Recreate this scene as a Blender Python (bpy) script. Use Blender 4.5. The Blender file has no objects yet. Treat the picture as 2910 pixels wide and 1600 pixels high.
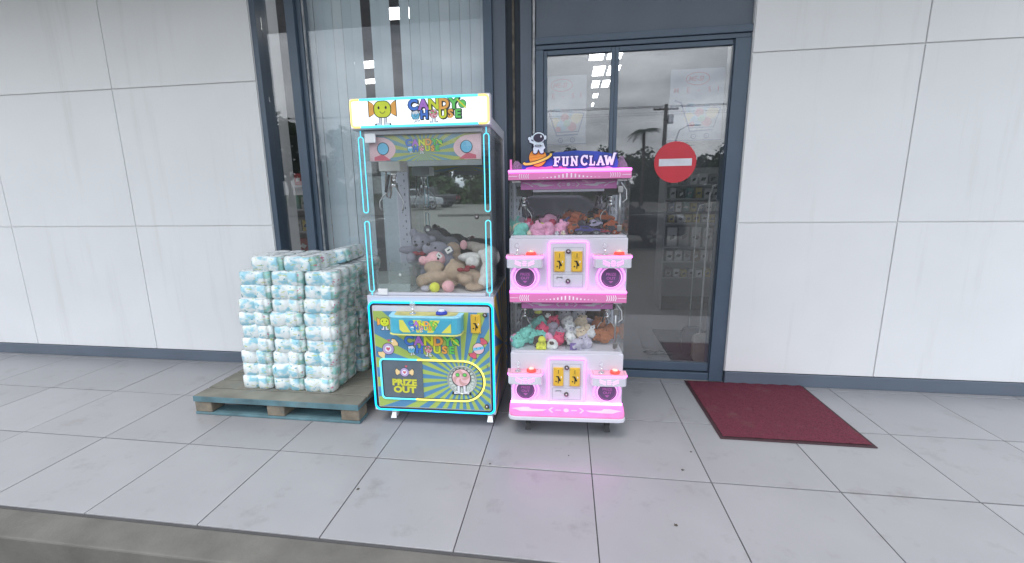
import bpy, bmesh, math, random
from mathutils import Vector, Matrix
rnd = random.Random(7)
scene = bpy.context.scene
COL = scene.collection
PI = math.pi

# ------------------------------------------------------------ camera, sky, sun, exposure
cam_d = bpy.data.cameras.new('camera')
cam = bpy.data.objects.new('camera', cam_d); COL.objects.link(cam); scene.camera = cam
cam_d.sensor_fit = 'HORIZONTAL'; cam_d.sensor_width = 36.0
cam_d.lens = 36.0 * 1250.5 / 2910.0
cam_d.shift_x = (1455.0 - 1427.5) / 2910.0
cam_d.clip_start = 0.05; cam_d.clip_end = 800
yaw, pitch, roll = 0.1457, -0.1951, -0.0152
F = Vector((-math.sin(yaw) * math.cos(pitch), math.cos(yaw) * math.cos(pitch), math.sin(pitch)))
R0 = Vector((math.cos(yaw), math.sin(yaw), 0)); U0 = R0.cross(F)
R1 = R0 * math.cos(roll) + U0 * math.sin(roll); U1 = -R0 * math.sin(roll) + U0 * math.cos(roll)
M = Matrix.Identity(4)
for i in range(3):
    M[i][0] = R1[i]; M[i][1] = U1[i]; M[i][2] = -F[i]
M.translation = Vector((0, 0, 1.4564))
cam.matrix_world = M

SUN_EL, SUN_ROT = math.radians(62), math.radians(200)
world = bpy.data.worlds.new('World'); scene.world = world; world.use_nodes = True
wn = world.node_tree.nodes; wl = world.node_tree.links
for n in list(wn): wn.remove(n)
wo = wn.new('ShaderNodeOutputWorld'); bg = wn.new('ShaderNodeBackground'); bg.inputs['Strength'].default_value = 0.13
sky = wn.new('ShaderNodeTexSky'); sky.sky_type = 'NISHITA'; sky.sun_disc = False
sky.sun_elevation = SUN_EL; sky.sun_rotation = SUN_ROT; sky.dust_density = 3.0
tc = wn.new('ShaderNodeTexCoord'); mp = wn.new('ShaderNodeMapping'); mp.inputs['Scale'].default_value = (1.3, 1.3, 3.6)
nz = wn.new('ShaderNodeTexNoise'); nz.inputs['Scale'].default_value = 1.7; nz.inputs['Detail'].default_value = 7; nz.inputs['Roughness'].default_value = .55
cr = wn.new('ShaderNodeValToRGB')
cr.color_ramp.elements[0].position = .40; cr.color_ramp.elements[0].color = (3.0, 3.3, 3.8, 1)
cr.color_ramp.elements[1].position = .68; cr.color_ramp.elements[1].color = (15.5, 16.2, 17.0, 1)
mx = wn.new('ShaderNodeMixRGB'); mx.inputs[0].default_value = .88
wl.new(tc.outputs['Generated'], mp.inputs[0]); wl.new(mp.outputs[0], nz.inputs['Vector']); wl.new(nz.outputs['Fac'], cr.inputs[0])
wl.new(sky.outputs[0], mx.inputs[1]); wl.new(cr.outputs[0], mx.inputs[2]); wl.new(mx.outputs[0], bg.inputs[0]); wl.new(bg.outputs[0], wo.inputs[0])
sun_d = bpy.data.lights.new('sun', 'SUN'); sun_d.energy = 0.8; sun_d.angle = math.radians(20); sun_d.color = (1, .97, .93)
sun = bpy.data.objects.new('sun', sun_d); COL.objects.link(sun)
sun.rotation_euler = (math.radians(90) - SUN_EL, 0, PI - SUN_ROT + PI)
sun.rotation_euler = (math.radians(28), 0, math.radians(-20))
scene.view_settings.view_transform = 'Standard'; scene.view_settings.look = 'None'
scene.view_settings.gamma = 1; scene.view_settings.use_curve_mapping = False
scene.view_settings.exposure = 0.9
scene.cycles.use_denoising = True
scene.cycles.max_bounces = 10; scene.cycles.transparent_max_bounces = 24; scene.cycles.glossy_bounces = 5; scene.cycles.diffuse_bounces = 4
scene.cycles.caustics_reflective = False; scene.cycles.caustics_refractive = False

# ------------------------------------------------------------ materials
def srgb(r, g, b):
    f = lambda c: (c / 255 / 12.92) if c / 255 <= .04045 else ((c / 255 + .055) / 1.055) ** 2.4
    return (f(r), f(g), f(b))
MATS = {}
def pm(name, rgb, rough=.5, metal=0.0, var=.08, scale=18.0, bump=0.0, bscale=120.0, coat=0.0, detail=4, dirt=None, dirt_scale=3.0, dirt_amt=.4):
    if name in MATS: return MATS[name]
    m = bpy.data.materials.new(name); m.use_nodes = True; MATS[name] = m
    nt = m.node_tree; b = nt.nodes['Principled BSDF']
    b.inputs['Roughness'].default_value = rough; b.inputs['Metallic'].default_value = metal
    if coat: b.inputs['Coat Weight'].default_value = coat
    t = nt.nodes.new('ShaderNodeTexCoord'); n = nt.nodes.new('ShaderNodeTexNoise')
    n.inputs['Scale'].default_value = scale; n.inputs['Detail'].default_value = detail
    nt.links.new(t.outputs['Object'], n.inputs['Vector'])
    r = nt.nodes.new('ShaderNodeValToRGB')
    r.color_ramp.elements[0].position = .3; r.color_ramp.elements[1].position = .7
    r.color_ramp.elements[0].color = tuple(max(0, c * (1 - var)) for c in rgb) + (1,)
    r.color_ramp.elements[1].color = tuple(min(1, c * (1 + var)) for c in rgb) + (1,)
    nt.links.new(n.outputs['Fac'], r.inputs[0]); out = r.outputs[0]
    if dirt:
        g = nt.nodes.new('ShaderNodeTexCoord')
        n2 = nt.nodes.new('ShaderNodeTexNoise'); n2.inputs['Scale'].default_value = dirt_scale; n2.inputs['Detail'].default_value = 9; n2.inputs['Roughness'].default_value = .68
        r2 = nt.nodes.new('ShaderNodeValToRGB'); r2.color_ramp.elements[0].position = .56; r2.color_ramp.elements[1].position = .74
        r2.color_ramp.elements[0].color = (0, 0, 0, 1); r2.color_ramp.elements[1].color = (dirt_amt,) * 3 + (1,)
        mxx = nt.nodes.new('ShaderNodeMixRGB'); mxx.inputs[2].default_value = dirt + (1,)
        ge = nt.nodes.new('ShaderNodeNewGeometry')
        nt.links.new(ge.outputs['Position'], n2.inputs['Vector']); nt.links.new(n2.outputs['Fac'], r2.inputs[0])
        nt.links.new(r2.outputs[0], mxx.inputs[0]); nt.links.new(out, mxx.inputs[1]); out = mxx.outputs[0]
    nt.links.new(out, b.inputs['Base Color'])
    if bump:
        n3 = nt.nodes.new('ShaderNodeTexNoise'); n3.inputs['Scale'].default_value = bscale; n3.inputs['Detail'].default_value = 3
        bp = nt.nodes.new('ShaderNodeBump'); bp.inputs['Strength'].default_value = bump; bp.inputs['Distance'].default_value = .01
        nt.links.new(t.outputs['Object'], n3.inputs['Vector']); nt.links.new(n3.outputs['Fac'], bp.inputs['Height']); nt.links.new(bp.outputs[0], b.inputs['Normal'])
    return m
def em(name, rgb, strength, base=None):
    if name in MATS: return MATS[name]
    m = bpy.data.materials.new(name); m.use_nodes = True; MATS[name] = m
    b = m.node_tree.nodes['Principled BSDF']; b.inputs['Base Color'].default_value = tuple(base or rgb) + (1,); b.inputs['Roughness'].default_value = .35
    b.inputs['Emission Color'].default_value = tuple(rgb) + (1,); b.inputs['Emission Strength'].default_value = strength
    return m
def glass(name, tint=(1, 1, 1), ior=1.5, rough=0.0, film=0.0, filmcol=(.8, .8, .8)):
    """thin clear sheet: transparent body with a fresnel reflection and an optional milky film"""
    if name in MATS: return MATS[name]
    m = bpy.data.materials.new(name); m.use_nodes = True; MATS[name] = m
    nt = m.node_tree
    for n in list(nt.nodes): nt.nodes.remove(n)
    o = nt.nodes.new('ShaderNodeOutputMaterial'); tr = nt.nodes.new('ShaderNodeBsdfTransparent'); tr.inputs[0].default_value = tuple(tint) + (1,)
    gl = nt.nodes.new('ShaderNodeBsdfGlossy'); gl.inputs['Roughness'].default_value = rough
    lw = nt.nodes.new('ShaderNodeLayerWeight'); lw.inputs['Blend'].default_value = .5
    r0 = ((ior - 1) / (ior + 1)) ** 2
    pw = nt.nodes.new('ShaderNodeMath'); pw.operation = 'POWER'; pw.inputs[1].default_value = 5.0
    ma = nt.nodes.new('ShaderNodeMath'); ma.operation = 'MULTIPLY_ADD'; ma.inputs[1].default_value = 1 - r0; ma.inputs[2].default_value = r0
    nt.links.new(lw.outputs['Facing'], pw.inputs[0]); nt.links.new(pw.outputs[0], ma.inputs[0])
    mix = nt.nodes.new('ShaderNodeMixShader')
    nt.links.new(ma.outputs[0], mix.inputs[0]); nt.links.new(tr.outputs[0], mix.inputs[1]); nt.links.new(gl.outputs[0], mix.inputs[2])
    out = mix.outputs[0]
    if film:
        df = nt.nodes.new('ShaderNodeBsdfDiffuse'); df.inputs[0].default_value = tuple(filmcol) + (1,)
        ge = nt.nodes.new('ShaderNodeNewGeometry'); n2 = nt.nodes.new('ShaderNodeTexNoise'); n2.inputs['Scale'].default_value = 2.5; n2.inputs['Detail'].default_value = 6
        mu = nt.nodes.new('ShaderNodeMath'); mu.operation = 'MULTIPLY'; mu.inputs[1].default_value = film * 2
        nt.links.new(ge.outputs['Position'], n2.inputs['Vector']); nt.links.new(n2.outputs['Fac'], mu.inputs[0])
        m2 = nt.nodes.new('ShaderNodeMixShader'); nt.links.new(mu.outputs[0], m2.inputs[0]); nt.links.new(out, m2.inputs[1]); nt.links.new(df.outputs[0], m2.inputs[2]); out = m2.outputs[0]
    nt.links.new(out, o.inputs[0])
    return m
def rays(name, cx, cz, n, a, b, axis='X', rough=.35):
    """printed sunburst: n pairs of stripes round (cx, cz) in object space"""
    if name in MATS: return MATS[name]
    m = bpy.data.materials.new(name); m.use_nodes = True; MATS[name] = m
    nt = m.node_tree; bs = nt.nodes['Principled BSDF']; bs.inputs['Roughness'].default_value = rough
    t = nt.nodes.new('ShaderNodeTexCoord'); s = nt.nodes.new('ShaderNodeSeparateXYZ'); nt.links.new(t.outputs['Object'], s.inputs[0])
    def mth(op, x, y=None):
        k = nt.nodes.new('ShaderNodeMath'); k.operation = op
        for i, v in enumerate((x, y)):
            if v is None: continue
            if isinstance(v, (int, float)): k.inputs[i].default_value = v
            else: nt.links.new(v, k.inputs[i])
        return k.outputs[0]
    dx = mth('SUBTRACT', s.outputs[axis], cx); dz = mth('SUBTRACT', s.outputs['Z'], cz)
    an = mth('MULTIPLY', mth('ARCTAN2', dz, dx), float(n)); st = mth('GREATER_THAN', mth('SINE', an), 0.0)
    nn = nt.nodes.new('ShaderNodeTexNoise'); nn.inputs['Scale'].default_value = 9; nt.links.new(t.outputs['Object'], nn.inputs['Vector'])
    mx_ = nt.nodes.new('ShaderNodeMixRGB'); mx_.inputs[1].default_value = a + (1,); mx_.inputs[2].default_value = b + (1,)
    nt.links.new(st, mx_.inputs[0])
    m3 = nt.nodes.new('ShaderNodeMixRGB'); m3.blend_type = 'MULTIPLY'; m3.inputs[0].default_value = .18
    nt.links.new(mx_.outputs[0], m3.inputs[1]); nt.links.new(nn.outputs['Fac'], m3.inputs[2]); nt.links.new(m3.outputs[0], bs.inputs['Base Color'])
    return m

# ------------------------------------------------------------ mesh builder
class MB:
    def __init__(s): s.v = []; s.f = []; s.mi = []; s.sm = []
    def add(s, vs, fs, m=0, smooth=False):
        o = len(s.v); s.v += [tuple(v) for v in vs]
        for f in fs: s.f.append([o + i for i in f]); s.mi.append(m); s.sm.append(smooth)
        return s
    def box(s, x0, x1, y0, y1, z0, z1, m=0):
        vs = [(x, y, z) for z in (z0, z1) for y in (y0, y1) for x in (x0, x1)]
        return s.add(vs, [(0, 2, 3, 1), (4, 5, 7, 6), (0, 1, 5, 4), (2, 6, 7, 3), (0, 4, 6, 2), (1, 3, 7, 5)], m)
    def poly(s, pts, y0, y1, m=0):            # outline in x,z ; front y0, back y1
        n = len(pts)
        ar = sum(pts[i][0] * pts[(i + 1) % n][1] - pts[(i + 1) % n][0] * pts[i][1] for i in range(n))
        if ar < 0: pts = pts[::-1]
        vs = [(x, y0, z) for x, z in pts] + [(x, y1, z) for x, z in pts]
        return s.add(vs, [list(range(n)), list(range(2 * n - 1, n - 1, -1))] + [(i + n, (i + 1) % n + n, (i + 1) % n, i) for i in range(n)], m)
    def polyz(s, pts, z0, z1, m=0):           # outline in x,y ; bottom z0, top z1
        n = len(pts)
        ar = sum(pts[i][0] * pts[(i + 1) % n][1] - pts[(i + 1) % n][0] * pts[i][1] for i in range(n))
        if ar < 0: pts = pts[::-1]
        vs = [(x, y, z0) for x, y in pts] + [(x, y, z1) for x, y in pts]
        return s.add(vs, [list(range(n - 1, -1, -1)), list(range(n, 2 * n))] + [(i, (i + 1) % n, (i + 1) % n + n, i + n) for i in range(n)], m)
    def disc(s, cx, cz, r, y0, y1, m=0, n=20, rz=None):
        return s.poly([(cx + r * math.cos(2 * PI * i / n), cz + (rz or r) * math.sin(2 * PI * i / n)) for i in range(n)], y0, y1, m)
    def stroke(s, pts, w, y0, y1, m=0, closed=False):
        k = len(pts)
        for i in range(k if closed else k - 1):
            a = Vector(pts[i]); b = Vector(pts[(i + 1) % k]); d = b - a
            if d.length < 1e-6: continue
            d.normalize(); p = Vector((-d[1], d[0])) * w / 2; e = d * w * .3
            q = [a - e + p, a - e - p, b + e - p, b + e + p]; j = (i % 2) * .00012
            s.poly([tuple(x) for x in q], y0 - j, y1, m)
        return s
    def tube(s, path, r, n=8, m=0, closed=False, cap=True):
        P = [Vector(p) for p in path]; k = len(P); rings = []; up = None
        for i in range(k):
            a = P[(i - 1) % k] if (closed or i > 0) else P[i]; b = P[(i + 1) % k] if (closed or i < k - 1) else P[i]
            t = (b - a)
            if t.length < 1e-9: t = Vector((0, 0, 1))
            t.normalize()
            if up is None:
                up = Vector((0, 0, 1)) if abs(t.z) < .9 else Vector((1, 0, 0))
            x = t.cross(up)
            if x.length < 1e-6: x = t.orthogonal()
            x.normalize(); up = x.cross(t); rr = r[i] if isinstance(r, (list, tuple)) else r
            rings.append([P[i] + (x * math.cos(2 * PI * j / n) + up * math.sin(2 * PI * j / n)) * rr for j in range(n)])
        vs = [v for g in rings for v in g]; fs = []
        for i in range(k if closed else k - 1):
            for j in range(n):
                a = i * n; b = ((i + 1) % k) * n
                fs.append((a + j, a + (j + 1) % n, b + (j + 1) % n, b + j))
        if cap and not closed: fs += [list(range(n - 1, -1, -1)), list(range((k - 1) * n, k * n))]
        return s.add(vs, fs, m, True)
    def lathe(s, prof, c, n=14, m=0, axis='z', smooth=True):      # prof: (radius, height)
        vs = []
        for r, h in prof:
            for j in range(n):
                a = 2 * PI * j / n; x, y = r * math.cos(a), r * math.sin(a)
                vs.append({'z': (c[0] + x, c[1] + y, c[2] + h), 'y': (c[0] + x, c[1] + h, c[2] - y), 'x': (c[0] + h, c[1] + x, c[2] + y)}[axis])
        fs = []
        for i in range(len(prof) - 1):
            for j in range(n): fs.append((i * n + j, i * n + (j + 1) % n, (i + 1) * n + (j + 1) % n, (i + 1) * n + j))
        fs += [list(range(n - 1, -1, -1)), list(range((len(prof) - 1) * n, len(prof) * n))]
        return s.add(vs, fs, m, smooth)
    def ell(s, c, r, m=0, nu=14, nv=9, rot=None):
        c = Vector(c); r = (r, r, r) if isinstance(r, (int, float)) else r; vs = []
        for i in range(1, nv):
            th = PI * i / nv
            for j in range(nu):
                a = 2 * PI * j / nu; p = Vector((r[0] * math.sin(th) * math.cos(a), r[1] * math.sin(th) * math.sin(a), r[2] * math.cos(th)))
                vs.append(c + (rot @ p if rot else p))
        pt = Vector((0, 0, r[2])); pb = Vector((0, 0, -r[2]))
        if rot: pt = rot @ pt; pb = rot @ pb
        vs += [c + pt, c + pb]; T = len(vs) - 2; fs = []
        for i in range(nv - 2):
            for j in range(nu): fs.append((i * nu + j, (i + 1) * nu + j, (i + 1) * nu + (j + 1) % nu, i * nu + (j + 1) % nu))
        for j in range(nu):
            fs.append((T, j, (j + 1) % nu)); fs.append((T + 1, (nv - 2) * nu + (j + 1) % nu, (nv - 2) * nu + j))
        return s.add(vs, fs, m, True)
    def ellb(s, p, q, r, m=0, over=.35):       # plump limb from p to q
        p = Vector(p); q = Vector(q); d = q - p; L = d.length
        return s.ell((p + q) / 2, (r, r, L / 2 + r * over), m, rot=d.to_track_quat('Z', 'Y').to_matrix())
    def build(s, name, mats, parent=None, loc=(0, 0, 0), bevel=0, segs=2, label=None):
        me = bpy.data.meshes.new(name); me.from_pydata(s.v, [], s.f)
        for m in (mats if isinstance(mats, (list, tuple)) else [mats]): me.materials.append(m)
        me.polygons.foreach_set('material_index', s.mi); me.polygons.foreach_set('use_smooth', s.sm); me.update()
        o = bpy.data.objects.new(name, me); COL.objects.link(o); o.location = loc
        if parent: o.parent = parent
        if label: o['label'] = label
        if bevel:
            b = o.modifiers.new('bevel', 'BEVEL'); b.width = bevel; b.segments = segs; b.limit_method = 'ANGLE'; b.angle_limit = math.radians(40); b.harden_normals = False
        return o
def bx(name, mat, parent, *a, bevel=0, label=None): return MB().box(*a).build(name, mat, parent, bevel=bevel, label=label)
def thing(name, label, cat, loc=(0, 0, 0), rz=0, group=None, rot=None):
    o = bpy.data.objects.new(name, None); COL.objects.link(o); o.location = loc; o.rotation_euler = rot or (0, 0, rz); o.empty_display_size = .1
    return tag(o, label, cat, group)
def tag(o, label=None, cat=None, group=None, kind=None):
    if label: o['label'] = label
    if cat: o['category'] = cat
    if group: o['group'] = group
    if kind: o['kind'] = kind
    return o
def struct(o): o['kind'] = 'structure'; return o
def dup(root, loc=None, rot=None, label=None, group=None, scale=None, mat=None):
    r = root.copy(); COL.objects.link(r)
    if loc is not None: r.location = loc
    if rot is not None: r.rotation_euler = rot
    if scale is not None: r.scale = (scale,) * 3
    if label: r['label'] = label
    if group: r['group'] = group
    for ch in list(root.children):
        c = ch.copy(); COL.objects.link(c); c.parent = r
        for g in ch.children:
            d = g.copy(); COL.objects.link(d); d.parent = c
    return r
def rrect(x0, x1, z0, z1, r, n=5):
    out = []
    for cx, cz, a0 in ((x1 - r, z1 - r, 0), (x0 + r, z1 - r, 90), (x0 + r, z0 + r, 180), (x1 - r, z0 + r, 270)):
        for i in range(n + 1):
            a = math.radians(a0 + 90 * i / n); out.append((cx + r * math.cos(a), cz + r * math.sin(a)))
    return out
ORD = ['first', 'second', 'third', 'fourth', 'fifth', 'sixth', 'seventh', 'eighth', 'ninth', 'tenth', 'eleventh', 'twelfth', 'thirteenth']

# lettering -----------------------------------------------------------------
GL = {}
def glyph(t, off=0.0, res=3):
    k = (t, off)
    if k not in GL:
        c = bpy.data.curves.new('glyph', 'FONT'); c.body = t; c.offset = off; c.resolution_u = res; c.fill_mode = 'FRONT'; c.align_x = 'CENTER'; c.align_y = 'BOTTOM_BASELINE'
        o = bpy.data.objects.new('glyph', c); COL.objects.link(o)
        dg = bpy.context.evaluated_depsgraph_get(); dg.update(); me = bpy.data.meshes.new_from_object(o.evaluated_get(dg))
        GL[k] = ([(v.co.x, v.co.y) for v in me.vertices], [list(p.vertices) for p in me.polygons])
        bpy.data.objects.remove(o); bpy.data.curves.remove(c); bpy.data.meshes.remove(me)
    return GL[k]
def put(mb, t, cx, z0, h, y, m=0, off=0.0, sx=1.0, shear=0.0, ang=0.0):
    """flat print of text t: baseline z0, cap height h, centred on cx, in the plane y"""
    vs, fs = glyph(t, off); s = h / .69
    ca, sa = math.cos(ang), math.sin(ang); out = []
    for x, z in vs:
        px, pz = (x + shear * z) * s * sx, z * s
        out.append((cx + px * ca - pz * sa, y, z0 + px * sa + pz * ca))
    mb.add(out, fs, m)
    return mb

# ------------------------------------------------------------ shared materials
FRAME = pm('frame_blue_grey', (.080, .116, .164), .38, 0, .06, 6, dirt=(.10, .11, .12), dirt_scale=2.2, dirt_amt=.25)
FRAME2 = pm('panel_grey', (.120, .148, .190), .45, 0, .06, 3, dirt=(.2, .2, .2), dirt_scale=1.7, dirt_amt=.18)
DARKGAP = pm('gap_dark', (.04, .052, .07), .6)
RUST = pm('old_sealant', (.17, .15, .125), .8, 0, .5, 14, detail=8)
ALU = pm('weathered_aluminium', (.42, .43, .44), .45, .3, .25, 16, dirt=(.06, .055, .05), dirt_scale=9, dirt_amt=.7)
TILE = pm('floor_tile_porcelain', (.318, .317, .332), .34, 0, .05, 2.4, dirt=(.13, .122, .10), dirt_scale=4.5, dirt_amt=.40)
GROUT = pm('grout', (.075, .075, .078), .9)
CONC = pm('concrete', (.135, .130, .118), .85, 0, .18, 5, .2, 60)
WALLW = pm('white_cladding', (.83, .835, .84), .42, 0, .02, 2, dirt=(.55, .54, .51), dirt_scale=1.3, dirt_amt=.28)
WHITE = pm('white_enamel', (.61, .61, .68), .3, 0, .03, 4, dirt=(.42, .41, .44), dirt_scale=7, dirt_amt=.22)
WHITE2 = pm('white_plastic', (.80, .80, .82), .35, 0, .03, 8)
BLACK = pm('black_plastic', (.018, .018, .02), .4, 0, .15, 20)
INK = pm('black_ink', (.02, .022, .028), .5, 0, .05)
CHROME = pm('chrome', (.75, .75, .76), .12, 1.0, .05, 10)
STEEL = pm('steel', (.42, .42, .43), .28, 1.0, .1, 20)
YELLOWP = pm('coin_yellow', (.72, .46, .05), .4, 0, .06, 12)
CLEAR = glass('clear_acrylic', (.99, .99, .99), 1.35)
PANE = glass('machine_glass', (.985, .995, .995), 1.36, film=.028)  # film acts as painted haze that lifts the dark interior
DOORG = glass('door_glass', (.985, .99, .995), 1.95, film=.035, filmcol=(.7, .75, .8))  # thick film lays a milky haze over the door, greying its blacks
SHOPG = glass('shop_glass', (.99, .993, .996), 1.64, film=.008, filmcol=(.7, .75, .8))
WING = glass('wing_acrylic', (.8, .74, .8), 1.5, film=.16, filmcol=(.8, .7, .8))
MIRROR = pm('mirror', (.56, .60, .59), .015, 1.0, .02)
MIRROR2 = pm('dark_mirror', (.36, .33, .41), .03, 1.0, .02)
CYAN = em('neon_cyan', (.003, .42, .9), 1.3); CYAN2 = em('neon_pale_cyan', (.10, .62, .85), .62)
LEDY = em('neon_yellow', (1.0, .86, .16), .56)
PINK = em('neon_pink', (1.0, .17, .95), 1.5)
PINKDIM = em('neon_pink_dim', (1.0, .40, .85), .5)
LITW = em('lightbox_white', (.93, .97, 1.0), .36)
PINKP = pm('pink_panel', (.72, .22, .47), .35, 0, .04, 5)
PINKL = pm('pink_print', (.88, .46, .60), .4, 0, .04, 8)
PURP = pm('purple_pink_panel', (.50, .13, .40), .4, 0, .06, 5)

def tone_by_object(m, amt):
    nt = m.node_tree; b = nt.nodes['Principled BSDF']; src = b.inputs['Base Color'].links[0].from_socket
    oi = nt.nodes.new('ShaderNodeObjectInfo'); mr = nt.nodes.new('ShaderNodeMapRange'); mr.inputs['To Min'].default_value = 1 - amt; mr.inputs['To Max'].default_value = 1 + amt
    hv = nt.nodes.new('ShaderNodeHueSaturation'); nt.links.new(oi.outputs['Random'], mr.inputs['Value']); nt.links.new(mr.outputs[0], hv.inputs['Value']); nt.links.new(src, hv.inputs['Color']); nt.links.new(hv.outputs[0], b.inputs['Base Color'])
def streaks(m):
    nt = m.node_tree
    for l in list(nt.links):
        if l.from_node.type == 'NEW_GEOMETRY':
            mpn = nt.nodes.new('ShaderNodeMapping'); mpn.inputs['Scale'].default_value = (4.5, 4.5, .32); to = l.to_socket; fr_ = l.from_socket
            nt.links.new(fr_, mpn.inputs[0]); nt.links.new(mpn.outputs[0], to)
streaks(WALLW)
tone_by_object(TILE, .045); tone_by_object(WALLW, .012)
# ============================================================ THE SETTING
gr = struct(MB().box(-9.2, 4.4, 1.52, 3.47, -.25, -.006).build('pavement', GROUT))
Y = [1.53, 2.132, 2.733, 3.334, 3.425]
TS = {}
for r in range(4):
    for k in range(-12, 9):
        x = -1.0499 + .6 * k; key = r == 3; g = .0036
        d = (Y[r + 1] - Y[r])
        if key not in TS:
            mb = MB().box(g * .7, .6 - g * .7, g * 1.35, d - g * 1.35, -.02, 0)
            o = mb.build('floor_tile', TILE, gr, (x, Y[r], 0), bevel=.0012, segs=1); TS[key] = o
        else:
            o = TS[key].copy(); COL.objects.link(o); o.location = (x, Y[r], 0)
        o.location.z = rnd.uniform(-.0006, .0006); o.rotation_euler.x = rnd.uniform(-.0007, .0007)
kb = struct(MB().box(-9.2, 4.4, 1.36, 1.518, -.25, -.001).build('concrete_step', CONC, bevel=.008))
struct(MB().box(-9.2, 4.4, 3.425, 3.46, -.1, .006).build('threshold', pm('threshold_stone', (.36, .35, .33), .7, 0, .2, 9)))
# apron and parking lot rise gently away from the shop
PAVER = pm('grey_pavers', (.14, .135, .12), .85, 0, .15, 2, .3, 30)
nt = PAVER.node_tree; br = nt.nodes.new('ShaderNodeTexBrick'); br.inputs['Scale'].default_value = 5; br.inputs['Mortar Size'].default_value = .02
br.inputs['Color1'].default_value = (.150, .145, .128, 1); br.inputs['Color2'].default_value = (.115, .11, .098, 1); br.inputs['Mortar'].default_value = (.06, .06, .055, 1)
tcn = nt.nodes.new('ShaderNodeTexCoord'); nt.links.new(tcn.outputs['Object'], br.inputs['Vector']); nt.links.new(br.outputs[0], nt.nodes['Principled BSDF'].inputs['Base Color'])
def gz(y): return -.15 + max(0, (0 - y)) * .0165
struct(MB().add([(-60, 1.37, -.15), (60, 1.37, -.15), (60, 0, -.15), (-60, 0, -.15), (60, -46, gz(-46)), (-60, -46, gz(-46))], [(0, 3, 2, 1), (3, 5, 4, 2)]).build('parking_lot', PAVER))
GRASS = pm('verge_grass', (.055, .085, .03), .9, 0, .4, 1.5, .5, 20)
struct(MB().add([(-160, -46, gz(-46)), (160, -46, gz(-46)), (200, -240, 3.0), (-200, -240, 3.0)], [(0, 3, 2, 1)]).build('verge', GRASS))
for k, (x0, x1, yk) in enumerate(((-30, -8.6, -20.5), (-6.6, 20, -20.5))):
    struct(MB().box(x0, x1, yk - .18, yk, gz(yk) - .1, gz(yk) + .14).build('kerb', CONC, bevel=.02))

# ============================================================ SHOP FRONT
FY = 3.43
shop = thing('shop_building', 'dark framed shop front with glass doors and tall window behind the machines', 'shop', (0, FY, 0))
def sp(name, mat, x0, x1, y0, y1, z0, z1, bevel=.003, label=None, parent=shop):
    return bx(name, mat, parent, x0, x1, y0 - FY, y1 - FY, z0, z1, bevel=bevel, label=label)
# white cladding wings to either side of the glazed bays
for side, (x0, x1) in (('l', (-9.0, -2.43)), ('r', (1.215, 4.3))):
    w = sp('white_wall', WALLW, x0, x1, 3.40, 3.75, .10, 3.5, 0)
    sp('wall_plinth', FRAME2, x0 + .005, x1 - .005, 3.385, 3.7, .0, .098, .004, parent=shop)
    n = int(round((x1 - x0) / 1.2)); pw = (x1 - x0) / n
    for i in range(n):
        for j in range(3):
            z0 = .104 + j * 1.13
            bx('wall_panel', WALLW, w, x0 + i * pw + .004, x0 + (i + 1) * pw - .004, 3.388 - FY, 3.399 - FY, z0, z0 + 1.122, bevel=.002)
sp('frame_post', FRAME, -2.43, -2.385, 3.40, 3.55, 0, 3.5)
sp('mullion', FRAME, -2.135, -2.062, 3.395, 3.54, .05, 3.5)
sp('mullion', FRAME, -2.060, -2.022, 3.425, 3.53, .05, 3.5)
sp('mullion', FRAME, -.612, -.548, 3.40, 3.54, .05, 3.5)
sp('window_trim', ALU, -2.021, -2.010, 3.438, 3.455, .1, 3.5, 0, label='pale worn sealant strip at the window edge')
sp('column_panel', FRAME2, -.547, -.452, 3.425, 3.60, 0, 3.5)
sp('column_recess', DARKGAP, -.452, -.347, 3.47, 3.60, 0, 3.5, 0)
sp('sealant_strip', RUST, -.409, -.391, 3.455, 3.47, 0, 3.5, .003)
sp('column_panel', FRAME2, -.347, -.262, 3.425, 3.60, 0, 3.5)
sp('drain_pipe', ALU, -.256, -.239, 3.405, 3.44, 0, 3.5, .006, label='thin weathered pale metal strip down the column')
sp('lintel_panel', FRAME2, -.236, 1.2145, 3.43, 3.62, 2.548, 3.5)
sp('door_head_rail', FRAME, -.236, 1.2145, 3.405, 3.56, 2.500, 2.547)
sp('door_head_rail', FRAME, -.236, 1.2145, 3.42, 3.56, 2.468, 2.498)
sp('door_jamb', FRAME, -.236, -.179, 3.415, 3.56, .006, 2.466)
sp('door_jamb', FRAME, 1.112, 1.2145, 3.41, 3.56, .006, 2.466)
sp('window_sill', FRAME, -2.385, -.613, 3.41, 3.54, .006, .10)
sp('window_pane', SHOPG, -2.384, -2.136, 3.462, 3.468, .101, 3.49, 0)
sp('window_pane', SHOPG, -2.021, -.613, 3.462, 3.468, .101, 3.49, 0)
sp('canopy', pm('canopy_soffit', (.62, .63, .64), .6, 0, .05, 1), -9.0, 4.3, 1.25, 3.39, 3.52, 3.72, .01)
CL = em('ceiling_light_white', (1, 1, .97), 5.0)
DARKIN = pm('shop_wall_dark', (.20, .20, .225), .8); DARKC = pm('shop_ceiling', (.20, .20, .22), .8)
struct(MB().box(-9.0, 4.3, 3.63, 12, -.2, -.002).build('shop_floor', pm('shop_floor_tile', (.25, .24, .26), .3, 0, .05, 1.2)))
sp('shop_back_wall', DARKIN, -9.0, 4.3, 12.0, 12.1, -.15, 3.3, 0)
sp('shop_ceiling', DARKC, -9.0, 4.3, 3.76, 11.999, 3.2, 3.3, 0)
sp('shop_side_wall', DARKIN, 4.31, 4.4, 3.63, 11.999, -.15, 3.199, 0)
sp('shop_side_wall', DARKIN, -9.1, -9.01, 3.63, 11.999, -.15, 3.199, 0)
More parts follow.
